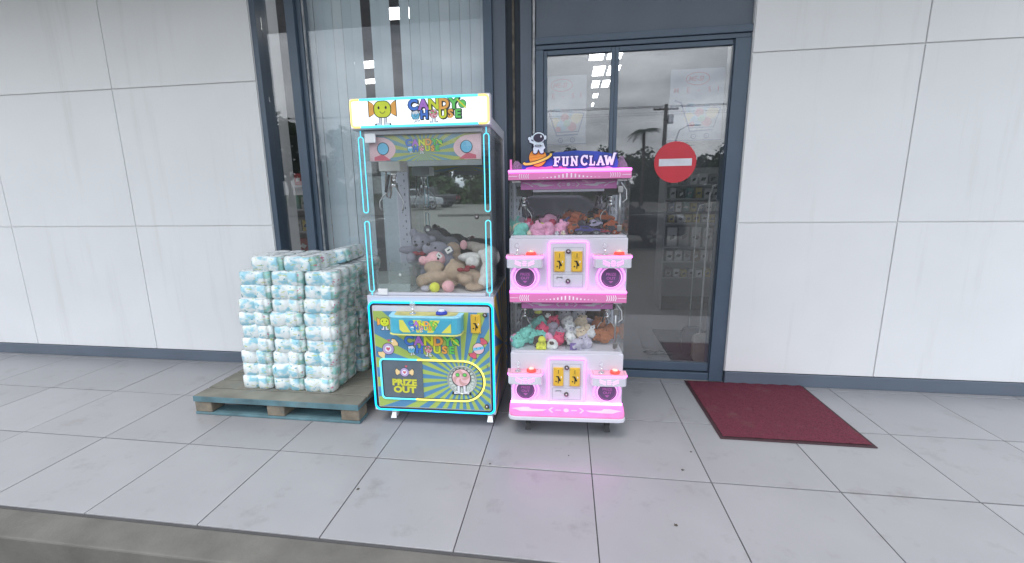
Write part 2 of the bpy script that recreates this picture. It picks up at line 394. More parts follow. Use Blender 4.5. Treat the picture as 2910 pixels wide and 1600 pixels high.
# sliding door leaves
door = thing('sliding_door', 'dark framed glass sliding door with no entry disc and posters', 'door', (0, FY, 0))
for x0, x1 in ((-.178, .325), (.326, 1.111)):
    bx('door_stile', FRAME, door, x0 + (.0 if x0 < 0 else .0), x0 + .026, -.005, .035, .0665, 2.462, bevel=.003)
    bx('door_stile', FRAME, door, x1 - .026 if x1 < 1 else x1 - .006, x1, -.005, .035, .0665, 2.462, bevel=.003)
    bx('door_rail', FRAME, door, x0 + .027, x1 - .027 if x1 < 1 else x1 - .007, -.005, .035, .08, .142, bevel=.003)
    bx('door_rail', FRAME, door, x0 + .027, x1 - .027 if x1 < 1 else x1 - .007, -.005, .035, 2.43, 2.462, bevel=.003)
    bx('door_pane', DOORG, door, x0 + .0275, x1 - .0275 if x1 < 1 else x1 - .0075, .012, .018, .1425, 2.429)
bx('door_track', FRAME, door, -.178, 1.111, -.012, .06, .007, .066, bevel=.004)
# no entry disc
RED = pm('sign_red', (.62, .035, .055), .4, 0, .08, 6); SIGNW = pm('sign_white', (.72, .73, .78), .4)
ne = thing('no_entry_sign', 'round red no entry sign with white bar stuck on the glass door', 'sign', (.773, FY, 1.667))
MB().disc(0, 0, .146, .0075, .0105, n=40).build('sign_disc', RED, ne)
MB().box(-.113, .115, .0055, .0074, -.026, .025).build('sign_bar', SIGNW, ne)
# posters behind the glass
POST = pm('poster_paper', (.24, .25, .28), .6, 0, .05, 3); CARTB = pm('poster_navy', (.035, .05, .13), .6); PRED = pm('poster_red', (.30, .09, .11), .6)
PBL = pm('poster_blue', (.15, .25, .34), .6); PYE = pm('poster_yellow', (.36, .31, .16), .6); PGR = pm('poster_green', (.15, .26, .18), .6)
def poster(x0, label):
    p = thing('poster', label, 'poster', (x0, 3.49, 2.305), group='shopping cart posters on the door glass')
    W, k = .366, .00085
    bx('poster_sheet', POST, p, 0, W, .002, .005, -.478, 0)
    P = lambda x, y: ((x - 355) * k, -(y - 618) * k)
    mb = MB(); y0, y1 = .0005, .0018
    mb.stroke([P(400, 862), P(448, 880), P(525, 1090), P(530, 1112), P(715, 1106)], .011, y0, y1, 0)
    mb.stroke([P(460, 905), P(768, 930), P(722, 1082), P(524, 1085)], .008, y0 - .0003, y1, 0)
    for a, b in ((565, 1155), (670, 1152)):
        mb.disc(*P(a, b), .019, y0, y1, 0); mb.disc(*P(a, b), .012, y0 - .0004, y0 - .0001, 2); mb.disc(*P(a, b), .005, y0 - .0008, y0 - .0005, 0)
    mb.build('cart_print', [CARTB, PRED, POST], p)
    g = MB()
    for i, (x, y, r, c) in enumerate(((530, 925, 44, 0), (520, 1000, 40, 2), (575, 1030, 45, 0), (602, 962, 34, 1), (655, 925, 24, 0), (700, 970, 45, 2), (665, 1040, 38, 1), (620, 1010, 30, 3), (735, 960, 25, 2), (545, 1060, 24, 1))):
        g.disc(*P(x, y), r * k, .0012 - i * .00004, .0019, c)
    g.build('groceries_print', [PBL, PRED, PYE, PGR], p)
    t = MB(); e = [(P(572, 695)[0] + .078 * math.cos(a * PI / 16), P(572, 695)[1] + .042 * math.sin(a * PI / 16)) for a in range(32)]
    t.stroke(e, .005, .0006, .0018, 0, True); put(t, 'ME-SI', P(555, 710)[0], P(555, 712)[1], .032, .0015, 0, .02, .95, .25)
    for ch, x in (('M', 405), ('E', 500), ('-', 585), ('S', 670), ('I', 738)): put(t, ch, *P(x, 800), .033, .0015, 0, .012)
    t.build('poster_lettering', [PRED], p)['kind'] = 'stuff'
    bx('poster_edge', CARTB, p, 0, W, .001, .0055, -.486, -.479)
poster(-.232, 'grey shopping cart poster on the door glass above the pink machine')
poster(.722, 'pale shopping cart poster on the door glass above the red no entry disc')
# blinds
SL = [pm('blind_slat_%d' % i, c, .7, 0, .05, 3) for i, c in enumerate(((.66, .77, .82), (.70, .80, .84), (.62, .74, .79)))]
bl = thing('vertical_blind', 'pale grey vertical slat blind inside the tall left window with two gaps', 'blind', (-1.3, 3.56, 3.4))
bx('headrail', WHITE2, bl, -.72, .72, -.03, .03, .02, .07)
slat0 = {}
for i in range(19):
    cx = -2.035 + i * .0785
    if i in (6, 9): continue
    mi = rnd.randrange(3)
    wob = .02 if i < 6 else 0
    if mi not in slat0:
        mb = MB(); n = 5; vs = []
        for z in (-3.28, .02):
            for j in range(n + 1):
                u = j / n - .5; vs.append((u * .0766, -.0012 * (1 - 4 * u * u), z))
        for z in (-3.28, .02):
            for j in range(n + 1):
                u = j / n - .5; vs.append((u * .0766, -.0012 * (1 - 4 * u * u) + .001, z))
        fs = [(j, j + 1, n + 1 + j + 1, n + 1 + j) for j in range(n)] + [(2 * n + 2 + j + 1, 2 * n + 2 + j, 3 * n + 3 + j, 3 * n + 3 + j + 1) for j in range(n)]
        o = mb.add(vs, fs, 0, True).build('slat', SL[mi], bl); slat0[mi] = o
    else:
        o = slat0[mi].copy(); COL.objects.link(o)
    o.location = (cx + 1.3, .004 * (i % 2) + rnd.uniform(-.002, .002), 0); o.rotation_euler = (rnd.uniform(-.0012, .0012), rnd.uniform(-.0012, .0012), wob + rnd.uniform(-.06, .06))
# ceiling lights of the shop, plus an added one over the left goods
def clight(x, y, w, d, label):
    t = thing('ceiling_light', label, 'ceiling light', (x, y, 3.195), group='lit panels in the shop ceiling')
    MB().box(-w / 2 - .02, w / 2 + .02, -d / 2 - .02, d / 2 + .02, -.012, .0).build('frame', FRAME2, t)
    MB().box(-w / 2, w / 2, -d / 2, d / 2, -.016, -.0125).build('diffuser', CL, t)
K = 1.739 / 1.544
for (x, x1, y, d, n, lab) in ((.215, .62, 5.43, .55, 2, 'nearest row'), (.29, .66, 6.17, .5, 2, 'second row'), (.315, .60, 6.87, .46, 2, 'third row'), (.374, .49, 7.63, .34, 1, 'fourth row'), (.392, .47, 8.36, .3, 1, 'far row')):
    w = (x1 - x) * K / n
    for i in range(n):
        s_ = '' if n == 1 else (', left panel' if i == 0 else ', right panel')
        clight((x * K) + w * (i + .5), y * K, w - .05, d, 'white lit ceiling panel behind the door glass, %s%s' % (lab, s_))
clight(-1.66, 4.47, .36, .26, 'lit ceiling panel seen high through the right gap of the blind')
clight(-2.64, 6.0, .34, .28, 'lit ceiling panel seen through the left gap of the blind, nearer one')
clight(-3.0, 6.83, .36, .24, 'lit ceiling panel seen through the left gap of the blind, farther one')
clight(3.2, 5.6, 1.0, .3, 'lit ceiling panel over the accessory shelves at the right')
clight(-3.65, 4.3, .9, .26, 'added unseen ceiling panel brightening the packaged goods at the far left')  # unseen lamp added to brighten the goods on the left shelf
# shelves with goods -----------------------------------------------------------------
SHELFM = pm('shelf_grey', (.40, .41, .44), .5, .2, .06, 6)
PACKC = [pm('pack_%s' % n, c, .5, 0, .1, 25) for n, c in (('white', (.68, .69, .71)), ('grey', (.30, .31, .33)), ('red', (.34, .05, .06)), ('teal', (.12, .28, .28)), ('yellow', (.48, .38, .10)), ('black', (.03, .03, .035)), ('brown', (.22, .12, .06)), ('blue', (.08, .14, .30)))]
def shelf(x0, x1, yf, levels, label, rows, side):
    t = thing('shop_shelf', label, 'shelf', ((x0 + x1) / 2, yf, 0)); w = x1 - x0
    bx('back_panel', SHELFM, t, -w / 2, w / 2, .36, .40, .1, 1.75)
    bx('end_panel', SHELFM, t, -w / 2 - .02, -w / 2 - .001, 0, .40, .0, 1.75); bx('end_panel', SHELFM, t, w / 2 + .001, w / 2 + .02, 0, .40, .0, 1.75)
    bx('base', pm('shelf_base', (.06, .06, .07), .6), t, -w / 2, w / 2, .03, .38, 0, .098)
    for z in levels: bx('shelf_board', SHELFM, t, -w / 2, w / 2, 0, .355, z - .022, z, bevel=.003)
    for li, (z, kinds, ww, hh) in enumerate(rows):
        x = x0 + .03; i = 0
        while x + ww < x1 - .02 and i < 13:
            c = PACKC[kinds[i % len(kinds)]]; h2 = hh * rnd.uniform(.85, 1.05); w2 = ww * rnd.uniform(.82, .98)
            cn = c.name.split('_')[1]
            p = thing('boxed_product', '%s boxed product on the %s shelf down, %s from the left, %s' % (cn, ORD[li], ORD[i], side), 'product', (x + ww / 2, yf + .03, z + .001), group='boxed goods on the %s' % side)
            MB().box(-w2 / 2, w2 / 2, 0, .1, 0, h2).build('carton', c, p, bevel=.002, segs=1)
            q = PACKC[5] if cn in ('white', 'grey', 'yellow') else PACKC[0]
            a = rnd.uniform(-.5, .5); s2 = min(w2, h2) * .34
            MB().poly([(s2 * 1.2 * math.cos(a + b) * (.55 if k % 2 else 1), h2 * .48 + s2 * math.sin(a + b)) for k, b in enumerate((.6, 2.5, 3.75, 5.65))], -.0012, -.0002).build('print', q, p)
            x += ww + rnd.uniform(.004, .02); i += 1
shelf(1.19, 2.9, 5.6, (.42, .62, .80, 1.09, 1.22, 1.38, 1.54), 'grey gondola shelf of phone accessories inside the shop behind the no entry disc',
      [(1.54, (0, 1, 0), .10, .13), (1.38, (0, 5, 3, 4, 0), .085, .12), (1.22, (7, 0, 3, 4), .075, .11), (1.09, (4, 0, 4), .085, .10), (.80, (0, 1, 0, 0), .125, .24), (.62, (0, 0, 1, 6), .09, .14), (.42, (1, 0, 4), .08, .10)], 'right hand shelf')
shelf(-3.9, -2.55, 5.0, (.5, .78, 1.05, 1.32, 1.6), 'grey shelf of packaged goods behind the left strip of window',
      [(1.6, (2, 1, 2), .11, .16), (1.32, (0, 3, 1), .12, .16), (1.05, (4, 5, 1), .1, .15), (.78, (0, 2, 0), .13, .2), (.5, (2, 2, 0), .1, .14)], 'left hand shelf')
# security gates at the door
BEIGE = pm('beige_plastic', (.47, .44, .38), .5); GATEG = pm('grey_plastic', (.13, .13, .14), .5); TUBEW = pm('gate_tube_white', (.66, .68, .68), .35)
for x, y, m, lab in ((1.17, 3.84, BEIGE, 'white tube security gate on a beige foot just inside the door'), (1.14, 4.06, GATEG, 'thin security gate on a dark foot farther inside the door')):
    t = thing('security_gate', lab, 'security gate', (x, y, 0))
    MB().poly(rrect(-.075, .10, 0, .25, .05), -.03, .03).build('gate_foot', m, t, bevel=.006)
    h = 1.52 if m is BEIGE else 1.36
    MB().tube([(-.02, 0, .08), (-.02, 0, h - .1), (0, 0, h - .02), (.08, 0, h), (.4, 0, h)], .007 if m is BEIGE else .004).build('gate_tube', TUBEW, t)
    MB().box(.005, .38, -.004, .004, .26, h - .05).build('gate_panel', CLEAR, t)
t = MB().tube([(.75 + .07 * math.cos(a * .7) + .01 * a, 4.0 + .045 * math.sin(a * .7), .008 + .002 * (a % 3)) for a in range(22)], .006, 6).build('coiled_cable', BLACK); tag(t, 'dark loose cable coiled on the shop floor beside the security gate', 'cable')
mt = MB().box(.93, 3.0, 3.86, 4.72, -.001, .010).build('inner_door_mat', pm('inner_mat', (.05, .05, .055), .9, 0, .2, 30)); tag(mt, 'dark flat mat on the shop floor behind the glass door', 'mat')
mt = thing('door_mat', 'dark red door mat on the pale tiles at the right', 'mat', (1.355, 2.9825, 0))
bx('rubber_border', pm('mat_rubber', (.05, .022, .028), .8, 0, .2, 40), mt, -.425, .425, -.4225, .4225, .0005, .0065, bevel=.003)
mp_ = MB(); N_ = 40
for j in range(N_ + 1):
    for i in range(N_ + 1): mp_.v.append((-.405 + .81 * i / N_, -.4025 + .805 * j / N_, .0105 + .0022 * math.sin(i * 1.3 + j * .4) * math.sin(j * .9) + rnd.uniform(0, .0015)))
for j in range(N_):
    for i in range(N_): mp_.f.append([j * (N_ + 1) + i, j * (N_ + 1) + i + 1, (j + 1) * (N_ + 1) + i + 1, (j + 1) * (N_ + 1) + i]); mp_.mi.append(0); mp_.sm.append(True)
mp_.build('pile', pm('red_mat', (.135, .020, .040), .95, 0, .4, 140, .6, 300, dirt=(.16, .11, .10), dirt_scale=5, dirt_amt=.4), mt)

# ============================================================ PALLET AND TOILET ROLL PACKS
WOOD = pm('pallet_blue_wood', (.10, .19, .22), .8, 0, .3, 6, .3, 40, dirt=(.18, .13, .09), dirt_scale=6, dirt_amt=.55)
WOODT = pm('pallet_top_wood', (.20, .195, .165), .8, 0, .25, 5, .3, 40, dirt=(.14, .20, .22), dirt_scale=5, dirt_amt=.6)
pal = thing('wooden_pallet', 'worn blue wooden pallet under the toilet roll stack', 'pallet', (-1.315, 2.47, 0))
for i in range(7):
    bx('deck_board', WOODT, pal, -1.2, 0, .138 * i + .002, .138 * i + .128, .117, .137, bevel=.003)
bx('front_edge_board', WOOD, pal, -1.199, -.001, -.004, .0015, .098, .1365, bevel=.001)
for x in (-1.2, -.66, -.13):
    bx('stringer_board', WOOD, pal, x, x + .13, .003, .94, .098, .1165, bevel=.003)
    for y in (.004, .41, .82): bx('pallet_block', pm('pallet_block_wood', (.20, .17, .13), .85, 0, .3, 12, .3, 60, dirt=(.1, .16, .17), dirt_scale=8, dirt_amt=.6), pal, x + .002, x + .128, y, y + .12, .021, .0978, bevel=.006)
for y in (.002, .41, .82): bx('bottom_board', WOOD, pal, -1.2, 0, y, y + .125, .002, .020, bevel=.003)

def packmat(name, base, c1, c2, c3):
    m = pm(name, base, .28, 0, .03, 10, .25, 60, coat=.3)
    nt = m.node_tree; b = nt.nodes['Principled BSDF']; t = nt.nodes.new('ShaderNodeTexCoord'); oi = nt.nodes.new('ShaderNodeObjectInfo')
    ad = nt.nodes.new('ShaderNodeVectorMath'); ad.operation = 'ADD'; sc = nt.nodes.new('ShaderNodeVectorMath'); sc.operation = 'SCALE'; sc.inputs['Scale'].default_value = 17.0
    cx = nt.nodes.new('ShaderNodeCombineXYZ'); nt.links.new(oi.outputs['Random'], cx.inputs[0]); nt.links.new(oi.outputs['Random'], cx.inputs[1])
    nt.links.new(cx.outputs[0], sc.inputs[0]); nt.links.new(t.outputs['Object'], ad.inputs[0]); nt.links.new(sc.outputs[0], ad.inputs[1])
    prev = b.inputs['Base Color'].links[0].from_socket
    for i, (col, scl, lo, hi, st) in enumerate(((c1, 14, .475, .60, (1, 1, 1.6)), (c2, 30, .635, .66, (.8, .8, 3.2)), (c3, 34, .655, .675, (1, 1, 1)))):
        mpn = nt.nodes.new('ShaderNodeMapping'); mpn.inputs['Scale'].default_value = st; mpn.inputs['Location'].default_value = (i * 3.1, i, i * 2)
        n = nt.nodes.new('ShaderNodeTexNoise'); n.inputs['Scale'].default_value = scl; n.inputs['Detail'].default_value = 2.5
        r = nt.nodes.new('ShaderNodeValToRGB'); r.color_ramp.elements[0].position = lo; r.color_ramp.elements[1].position = hi
        x = nt.nodes.new('ShaderNodeMixRGB'); x.inputs[2].default_value = col + (1,); r.color_ramp.elements[1].color = ((.80, .9, .9)[i],) * 3 + (1,)
        nt.links.new(ad.outputs[0], mpn.inputs[0]); nt.links.new(mpn.outputs[0], n.inputs['Vector']); nt.links.new(n.outputs['Fac'], r.inputs[0]); nt.links.new(r.outputs[0], x.inputs[0]); nt.links.new(prev, x.inputs[1]); prev = x.outputs[0]
    nt.links.new(prev, b.inputs['Base Color'])
    return m
TPW = (.80, .86, .86)
TPF = packmat('pack_print_blue', TPW, (.20, .56, .70), (.52, .60, .20), (.12, .40, .50))
TPS = packmat('pack_print_teal', TPW, (.18, .52, .46), (.52, .60, .20), (.62, .22, .34))
TPT = pm('pack_film_white', (.74, .77, .78), .25, 0, .08, 14, .3, 50, coat=.3)
def pack_mesh(nx, ny, r=.0585, h=.096):
    """film wrapped block of nx by ny rolls: bulging outline, dished roll ends on top"""
    W, D = nx * r, ny * r; pts = []
    def side(p, q, n):
        out = []; p = Vector(p); q = Vector(q); d = (q - p) / n; nrm = Vector((d.y, -d.x)).normalized()
        for i in range(n):
            for j in range(5):
                u = j / 5; out.append(p + d * (i + u) + nrm * (math.sqrt(max(0, 1 - (2 * u - 1) ** 2)) - 1) * r * .46)
        return out
    c = side((-W, -D), (W, -D), nx) + side((W, -D), (W, D), ny) + side((W, D), (-W, D), nx) + side((-W, D), (-W, -D), ny)
    lev = [(.0, .90), (.10, .985), (.5, 1.0), (.90, .985), (1.0, .90)]; n = len(c); mb = MB(); vs = []
    for zf, s in lev:
        for p in c: vs.append((p.x * (1 - (1 - s) * r / W * 2), p.y * (1 - (1 - s) * r / D * 2), zf * h + (.0 if .05 < zf < .95 else 0)))
    fs = []; mi = []
    for i in range(len(lev) - 1):
        for j in range(n): fs.append((i * n + j, i * n + (j + 1) % n, (i + 1) * n + (j + 1) % n, (i + 1) * n + j))
    mb.add(vs, fs, 0, True)
    for k, f in enumerate(fs):
        a = Vector(vs[f[0]]); j = k % n; on_x = j < nx * 5 or (j >= (nx + ny) * 5 and j < (2 * nx + ny) * 5)
        mb.mi[k] = 0 if on_x else 1
    mb.add([vs[(len(lev) - 1) * n + j] for j in range(n)] + [(0, 0, h)], [(j, (j + 1) % n, n) for j in range(n)], 2, False)
    mb.add([vs[j] for j in range(n)], [list(range(n - 1, -1, -1))], 2)
    for a in range(nx):
        for b_ in range(ny):
            cx, cy = -W + (2 * a + 1) * r, -D + (2 * b_ + 1) * r
            mb.lathe([(r * .86, -.001), (r * .80, .004), (r * .55, .0035), (r * .36, .0025), (r * .33, -.0015), (.002, -.002)], (cx, cy, h), 16, 2)
    return mb
mesh23 = pack_mesh(2, 3); proto = None
ordr = ['bottom', 'second', 'third', 'fourth', 'fifth', 'sixth', 'seventh', 'eighth', 'ninth', 'tenth', 'top']
def pack(x, y, z, rot, lab):
    global proto
    if proto is None: o = mesh23.build('toilet_roll_pack', [TPF, TPS, TPT]); proto = o
    else: o = proto.copy(); COL.objects.link(o)
    o.location = (x, y, z); o.rotation_euler = rot
    tag(o, lab, 'toilet roll pack', 'packs of toilet rolls stacked on the pallet')
H = .0985
for r in range(9):
    xr = -1.552 + .0085 * r + rnd.uniform(-.008, .008) + (.012 if r in (3, 4) else 0)
    for c in range(3):
        cn = ('right', 'middle', 'left')[c]
        pack(xr - .118 - c * .2365 + rnd.uniform(-.004, .004), 2.61 + .176 + rnd.uniform(-.01, .012), .138 + H * r * .945, (rnd.uniform(-.015, .015), rnd.uniform(-.02, .02), rnd.uniform(-.035, .035)), 'blue printed toilet roll pack, %s layer of the front stack, %s column' % (ordr[r], cn))
for c in range(2):
    pack(-1.74 - c * .237, 2.80, .138 + H * 9 * .945 + .004, (0, .01, .03 * c), 'toilet roll pack lying on the front stack, %s of the two topmost' % ('right', 'left')[c])
for r in range(8):
    xr = -1.50 - .004 * r + rnd.uniform(-.012, .012)
    for c in range(2):
        pack(xr - .118 - c * .237, 3.17 + rnd.uniform(-.008, .008), .138 + H * r * .96, (rnd.uniform(-.02, .02), rnd.uniform(-.03, .03), rnd.uniform(-.05, .05)), 'teal printed toilet roll pack, %s layer of the rear stack by the window, %s column' % (ordr[r], ('right', 'left')[c]))
pack(-1.655, 3.08, .985, (0.0, -.20, .10), 'tilted toilet roll pack topmost against the blinds')
pack(-1.60, 3.16, .900, (.05, .12, -.12), 'toilet roll pack slumping under the tilted one at the rear stack top')
MB().box(-2.10, -1.52, 2.99, 3.0, .14, .95).build('divider_card', TPT, pal)

# ============================================================ CANDY HOUSE CLAW MACHINE
CO = Vector((-.815, 2.5, 0)); CR = math.radians(1.5)
cm = thing('claw_machine', 'tall claw machine with lit white candy sign, cyan neon and teddy bears inside', 'claw machine', CO, CR)
def cw(x, y, z): return CO + Matrix.Rotation(CR, 3, 'Z') @ (Vector((x, y, z)) - CO)       # a place inside the machine
X0, X1, DP = -.394, .394, .66
BLUE = srgb(92, 144, 184); LIME = srgb(170, 194, 102)
FR = rays('front_sunburst', .188, .335, 26, BLUE, LIME)
SR = rays('side_sunburst', .45, .42, 22, srgb(80, 120, 170), srgb(205, 170, 70), 'Y')
BN = rays('banner_sunburst', 0, 1.70, 24, srgb(120, 160, 175), srgb(178, 186, 100))
bx('cabinet', WHITE, cm, X0, X1, 0, DP, .10, .862, bevel=.006)
bx('side_print', SR, cm, X1 + .0004, X1 + .003, .012, DP - .01, .11, .855)
bx('side_print', SR, cm, X0 - .003, X0 - .0004, .012, DP - .01, .11, .855)
bx('front_door', WHITE, cm, -.362, .368, -.010, -.0005, .13, .80, bevel=.003)
bx('front_print', FR, cm, -.357, .364, -.0125, -.0103, .137, .766)
def loop(name, mat, pts, y, r, closed=True): return MB().tube([(x, y, z) for x, z in pts], r, 8, closed=closed).build(name, mat, cm)
loop('dark_groove', INK, rrect(-.373, .376, .123, .811, .028), -.006, .007)
loop('neon_border', CYAN, rrect(-.383, .386, .113, .821, .034), -.009, .0064)
# prize door
arc = [(.198 + .131 * math.cos(math.radians(a)), .3255 + .131 * math.sin(math.radians(a))) for a in range(-90, 91, 9)]
left = [(-.11, .194), (-.308, .194), (-.323, .199), (-.330, .214), (-.331, .436), (-.326, .450), (-.312, .457), (-.09, .457)]
loop('neon_cyan_strip', CYAN2, left, -.0165, .0058, False)
loop('neon_yellow_strip', LEDY, [(-.112, .194), (.198, .194)] + arc[1:-1] + [(.198, .457), (-.092, .457)], -.0165, .0058, False)
def off(pts, k): cx, cz = -.0, .3255; return [(cx + (x - cx) * k, cz + (z - cz) * (k - .012)) for x, z in pts]
MB().tube([(x, -.0135, z) for x, z in off(left[::1] + [], .972)], .004, 6).build('dark_groove', INK, cm)
MB().tube([(x, -.0135, z) for x, z in off([(-.1, .194), (.198, .194)] + arc[1:-1] + [(.198, .457), (-.08, .457)], .972)], .004, 6).build('dark_groove', INK, cm)
bx('prize_panel', pm('slate_panel', srgb(95, 106, 116), .5), cm, -.318, -.061, -.0155, -.0127, .204, .448)
t = MB()
YT = pm('print_yellow', srgb(205, 205, 70), .5)
for s_, z, w in (('PRIZE', .286, 1.12), ('OUT', .238, 1.2)): put(t, s_, -.182, z, .039, -.0165, 0, .06, w); put(t, s_, -.182, z, .039, -.0160, 1, .075, w)
t.build('prize_lettering', [YT, INK], cm)
# art helpers in machine local x,z
LIL = pm('print_lilac', srgb(178, 160, 205), .5); CRM = pm('print_cream', srgb(235, 205, 150), .5); ROSE = pm('print_rose', srgb(205, 95, 115), .5); PALE = pm('print_white', srgb(226, 228, 235), .5)
LY = pm('print_lime', srgb(216, 224, 60), .5); ORG = pm('print_orange', srgb(240, 172, 84), .5); SKY = pm('print_sky', srgb(110, 190, 225), .5); PKS = pm('print_pale_pink', srgb(228, 190, 195), .5); GRN = pm('print_green', srgb(104, 204, 100), .5); PRP = pm('print_purple', srgb(182, 120, 212), .5); BLU = pm('print_blue', srgb(72, 124, 214), .5)
ART = [INK, PALE, LY, ORG, SKY, PKS, GRN, PRP, BLU, ROSE, LIL, CRM, pm('print_dusty_rose', srgb(205, 160, 158), .5)]
def rp(pts, cx, cz, s, a=0):
    ca, sa = math.cos(a), math.sin(a); return [(cx + s * (x * ca - z * sa), cz + s * (x * sa + z * ca)) for x, z in pts]
def legs(mb, cx, cz, s, y, a=0, gap=.22):
    for d in (-1, 1):
        L = [(d * gap - .09, 0), (d * gap + .09, 0), (d * gap + .09, -.42), (d * gap + (.34 if d > 0 else .09), -.46), (d * gap + (.36 if d > 0 else .09), -.64), (d * gap - (.36 if d < 0 else .09), -.64), (d * gap - (.34 if d < 0 else .09), -.46), (d * gap - .09, -.42)]
        mb.poly(rp([(x * 1.0 + .0, z * 1) for x, z in L], cx, cz, s, a), y - .0004, y, 1)
        mb.poly(rp([(d * gap + (x - d * gap) * 1.4, z * 1.13 + .02) for x, z in L], cx, cz, s, a), y - .0002, y + .0004, 0)
def sweet(mb, cx, cz, s, y):                       # yellow wrapped sweet with a smile
    for d in (-1, 1):
        w = [(d * .42, .0), (d * .62, .34), (d * .94, .52), (d * .94, -.44), (d * .62, -.30)]
        mb.poly(rp(w, cx, cz, s), y - .0002, y, 3); mb.poly(rp([(x * 1.0 + d * .05 * (abs(x) > .5), z * 1.16) for x, z in w], cx, cz, s), y, y + .0006, 0)
    b = [(p[0], p[1]) for p in rrect(-.56, .56, -.5, .5, .42, 6)]
    mb.poly(rp(b, cx, cz, s), y - .0009, y, 2); mb.poly(rp([(x * 1.1, z * 1.1) for x, z in b], cx, cz, s), y - .0006, y + .0002, 0)
    for d in (-1, 1): mb.disc(cx + d * .25 * s, cz + .1 * s, .07 * s, y - .0013, y - .001, 0, 10, .1 * s)
    mb.stroke(rp([(-.18, -.14), (-.1, -.23), (0, -.26), (.1, -.23), (.18, -.14)], cx, cz, s), .035 * s, y - .0013, y - .001, 0)
    legs(mb, cx, cz - .5 * s, s * .8, y)
def swirl(mb, cx, cz, s, y, eyes=True, leg=True, tone=9):  # pink swirl lollipop sweet
    mb.disc(cx, cz, .5 * s, y - .0006, y, 5, 26); mb.disc(cx, cz, .545 * s, y - .0003, y + .0003, 0, 26)
    for k in range(4):
        a0 = k * PI / 2 + .3; R_s = [.06 + .07 * i for i in range(7)]
        pts = [(r * math.cos(a0 + 3.0 * r), r * math.sin(a0 + 3.0 * r)) for r in R_s] + [(r * math.cos(a0 + .75 + 3.0 * r), r * math.sin(a0 + .75 + 3.0 * r)) for r in R_s[::-1]]
        mb.poly(rp(pts, cx, cz, s), y - .0009, y - .0006, tone)
    if eyes:
        for d in (-1, 1): mb.disc(cx + d * .2 * s, cz + .17 * s, .095 * s, y - .0013, y - .001, 6, 14); mb.disc(cx + d * .2 * s, cz + .17 * s, .12 * s, y - .0011, y - .0009, 0, 14)
    if leg: legs(mb, cx, cz - .48 * s, s * .75, y)
def heart(mb, cx, cz, s, y, m):
    mb.poly(rp([(0, -.5), (.5, .05), (.48, .32), (.28, .45), (.08, .36), (0, .22), (-.08, .36), (-.28, .45), (-.48, .32), (-.5, .05)], cx, cz, s), y - .0004, y, m)
def wrapped(mb, cx, cz, s, y, ang, face=False):
    for d in (-1, 1):
        w = [(d * .46, .12), (d * .66, .2), (d * .9, .42), (d * 1.06, .2), (d * 1.02, -.2), (d * .86, -.38), (d * .66, -.2), (d * .46, -.12)]
        mb.poly(rp(w, cx, cz, s, ang), y - .0003, y, 11 if not face else 9); mb.poly(rp([(x * 1.03, z * 1.18) for x, z in w], cx, cz, s, ang), y, y + .0005, 0)
    mb.disc(cx, cz, .5 * s, y - .0008, y, 10 if not face else 5, 22); mb.disc(cx, cz, .545 * s, y - .0005, y + .0002, 0, 22)
    if face:
        mb.poly(rp([(-.47, .05), (.47, .25), (.47, -.02), (-.44, -.22)], cx, cz, s, 0), y - .0011, y - .0009, 4)
        for d in (-1, 1): mb.disc(cx + d * .17 * s, cz + .05 * s, .045 * s, y - .0014, y - .0012, 0, 8)
    else:
        mb.disc(cx, cz, .29 * s, y - .0011, y - .0009, 1, 18); heart(mb, cx, cz - .01 * s, .36 * s, y - .0013, 9)
def cube(mb, cx, cz, s, y):
    q = [(-.42, .38), (.22, .5), (.52, .12), (.34, -.42), (-.3, -.46), (-.5, -.1)]
    mb.poly(rp(q, cx, cz, s), y - .0006, y, 4); mb.poly(rp([(x * 1.14, z * 1.14) for x, z in q], cx, cz, s), y - .0003, y + .0003, 0)
    mb.poly(rp([(-.42, .38), (.22, .5), (.52, .12), (.3, .2), (.1, .05), (-.1, .2), (-.3, .02)], cx, cz, s), y - .0009, y - .0007, 1)
    for d in (-1, 1): mb.disc(cx + (d * .17 + .02) * s, cz - .03 * s, .05 * s, y - .0011, y - .0008, 0, 8)
    mb.stroke(rp([(-.09, -.16), (.02, -.21), (.13, -.15)], cx, cz, s), .04 * s, y - .0011, y - .0008, 0)
    legs(mb, cx + .1 * s, cz - .42 * s, s * .55, y, .2)
def logo(name, cx, cz, s, y, parent, shade=True):
    """CANDY over HOUSE; s = cap height of CANDY; cx,cz = middle of the whole mark"""
    mb = MB(); zb = cz + .12 * s
    ol = .10 if shade else .078
    def word(items, z, h):
        for i, (ch, x, m) in enumerate(items):
            put(mb, ch, cx + x * s, z, h, y - .0009, m, .05, 1.06); put(mb, ch, cx + x * s, z, h, y - .0004 - i * .00003, 0, ol, 1.06)
            if shade: put(mb, ch, cx + (x + .08) * s, z - .08 * s, h, y + .0006 - i * .00003, 0, ol, 1.06)
    word((('C', -2.72, 8), ('A', -1.55, 7), ('N', -.39, 2), ('D', .75, 3), ('Y', 1.85, 6)), zb, s)
    h = .82 * s; zh = zb - .95 * s
    word((('H', -1.50, 8), ('U', .58, 2), ('S', 1.46, 3), ('E', 2.28, 6)), zh, h)
    swirl(mb, cx - .44 * s, zh + .52 * h, 1.08 * h, y - .0003)
    cube(mb, cx - 2.48 * s, zh + .46 * h, 1.1 * h, y - .0003)
    c = (cx + 2.80 * s, zb + .42 * s)
    mb.disc(*c, .38 * s, y - .0006, y, 6, 20); mb.disc(*c, .45 * s, y - .0004, y + .0003, 0, 20)
    mb.poly(rp([(-.62, .42), (-.50, .52), (.44, -.36), (.34, -.48)], c[0], c[1], s), y - .0012, y - .0007, 2)
    return mb.build(name, ART, parent)
logo('candy_logo', .007, .549, .0535, -.0135, cm, False)
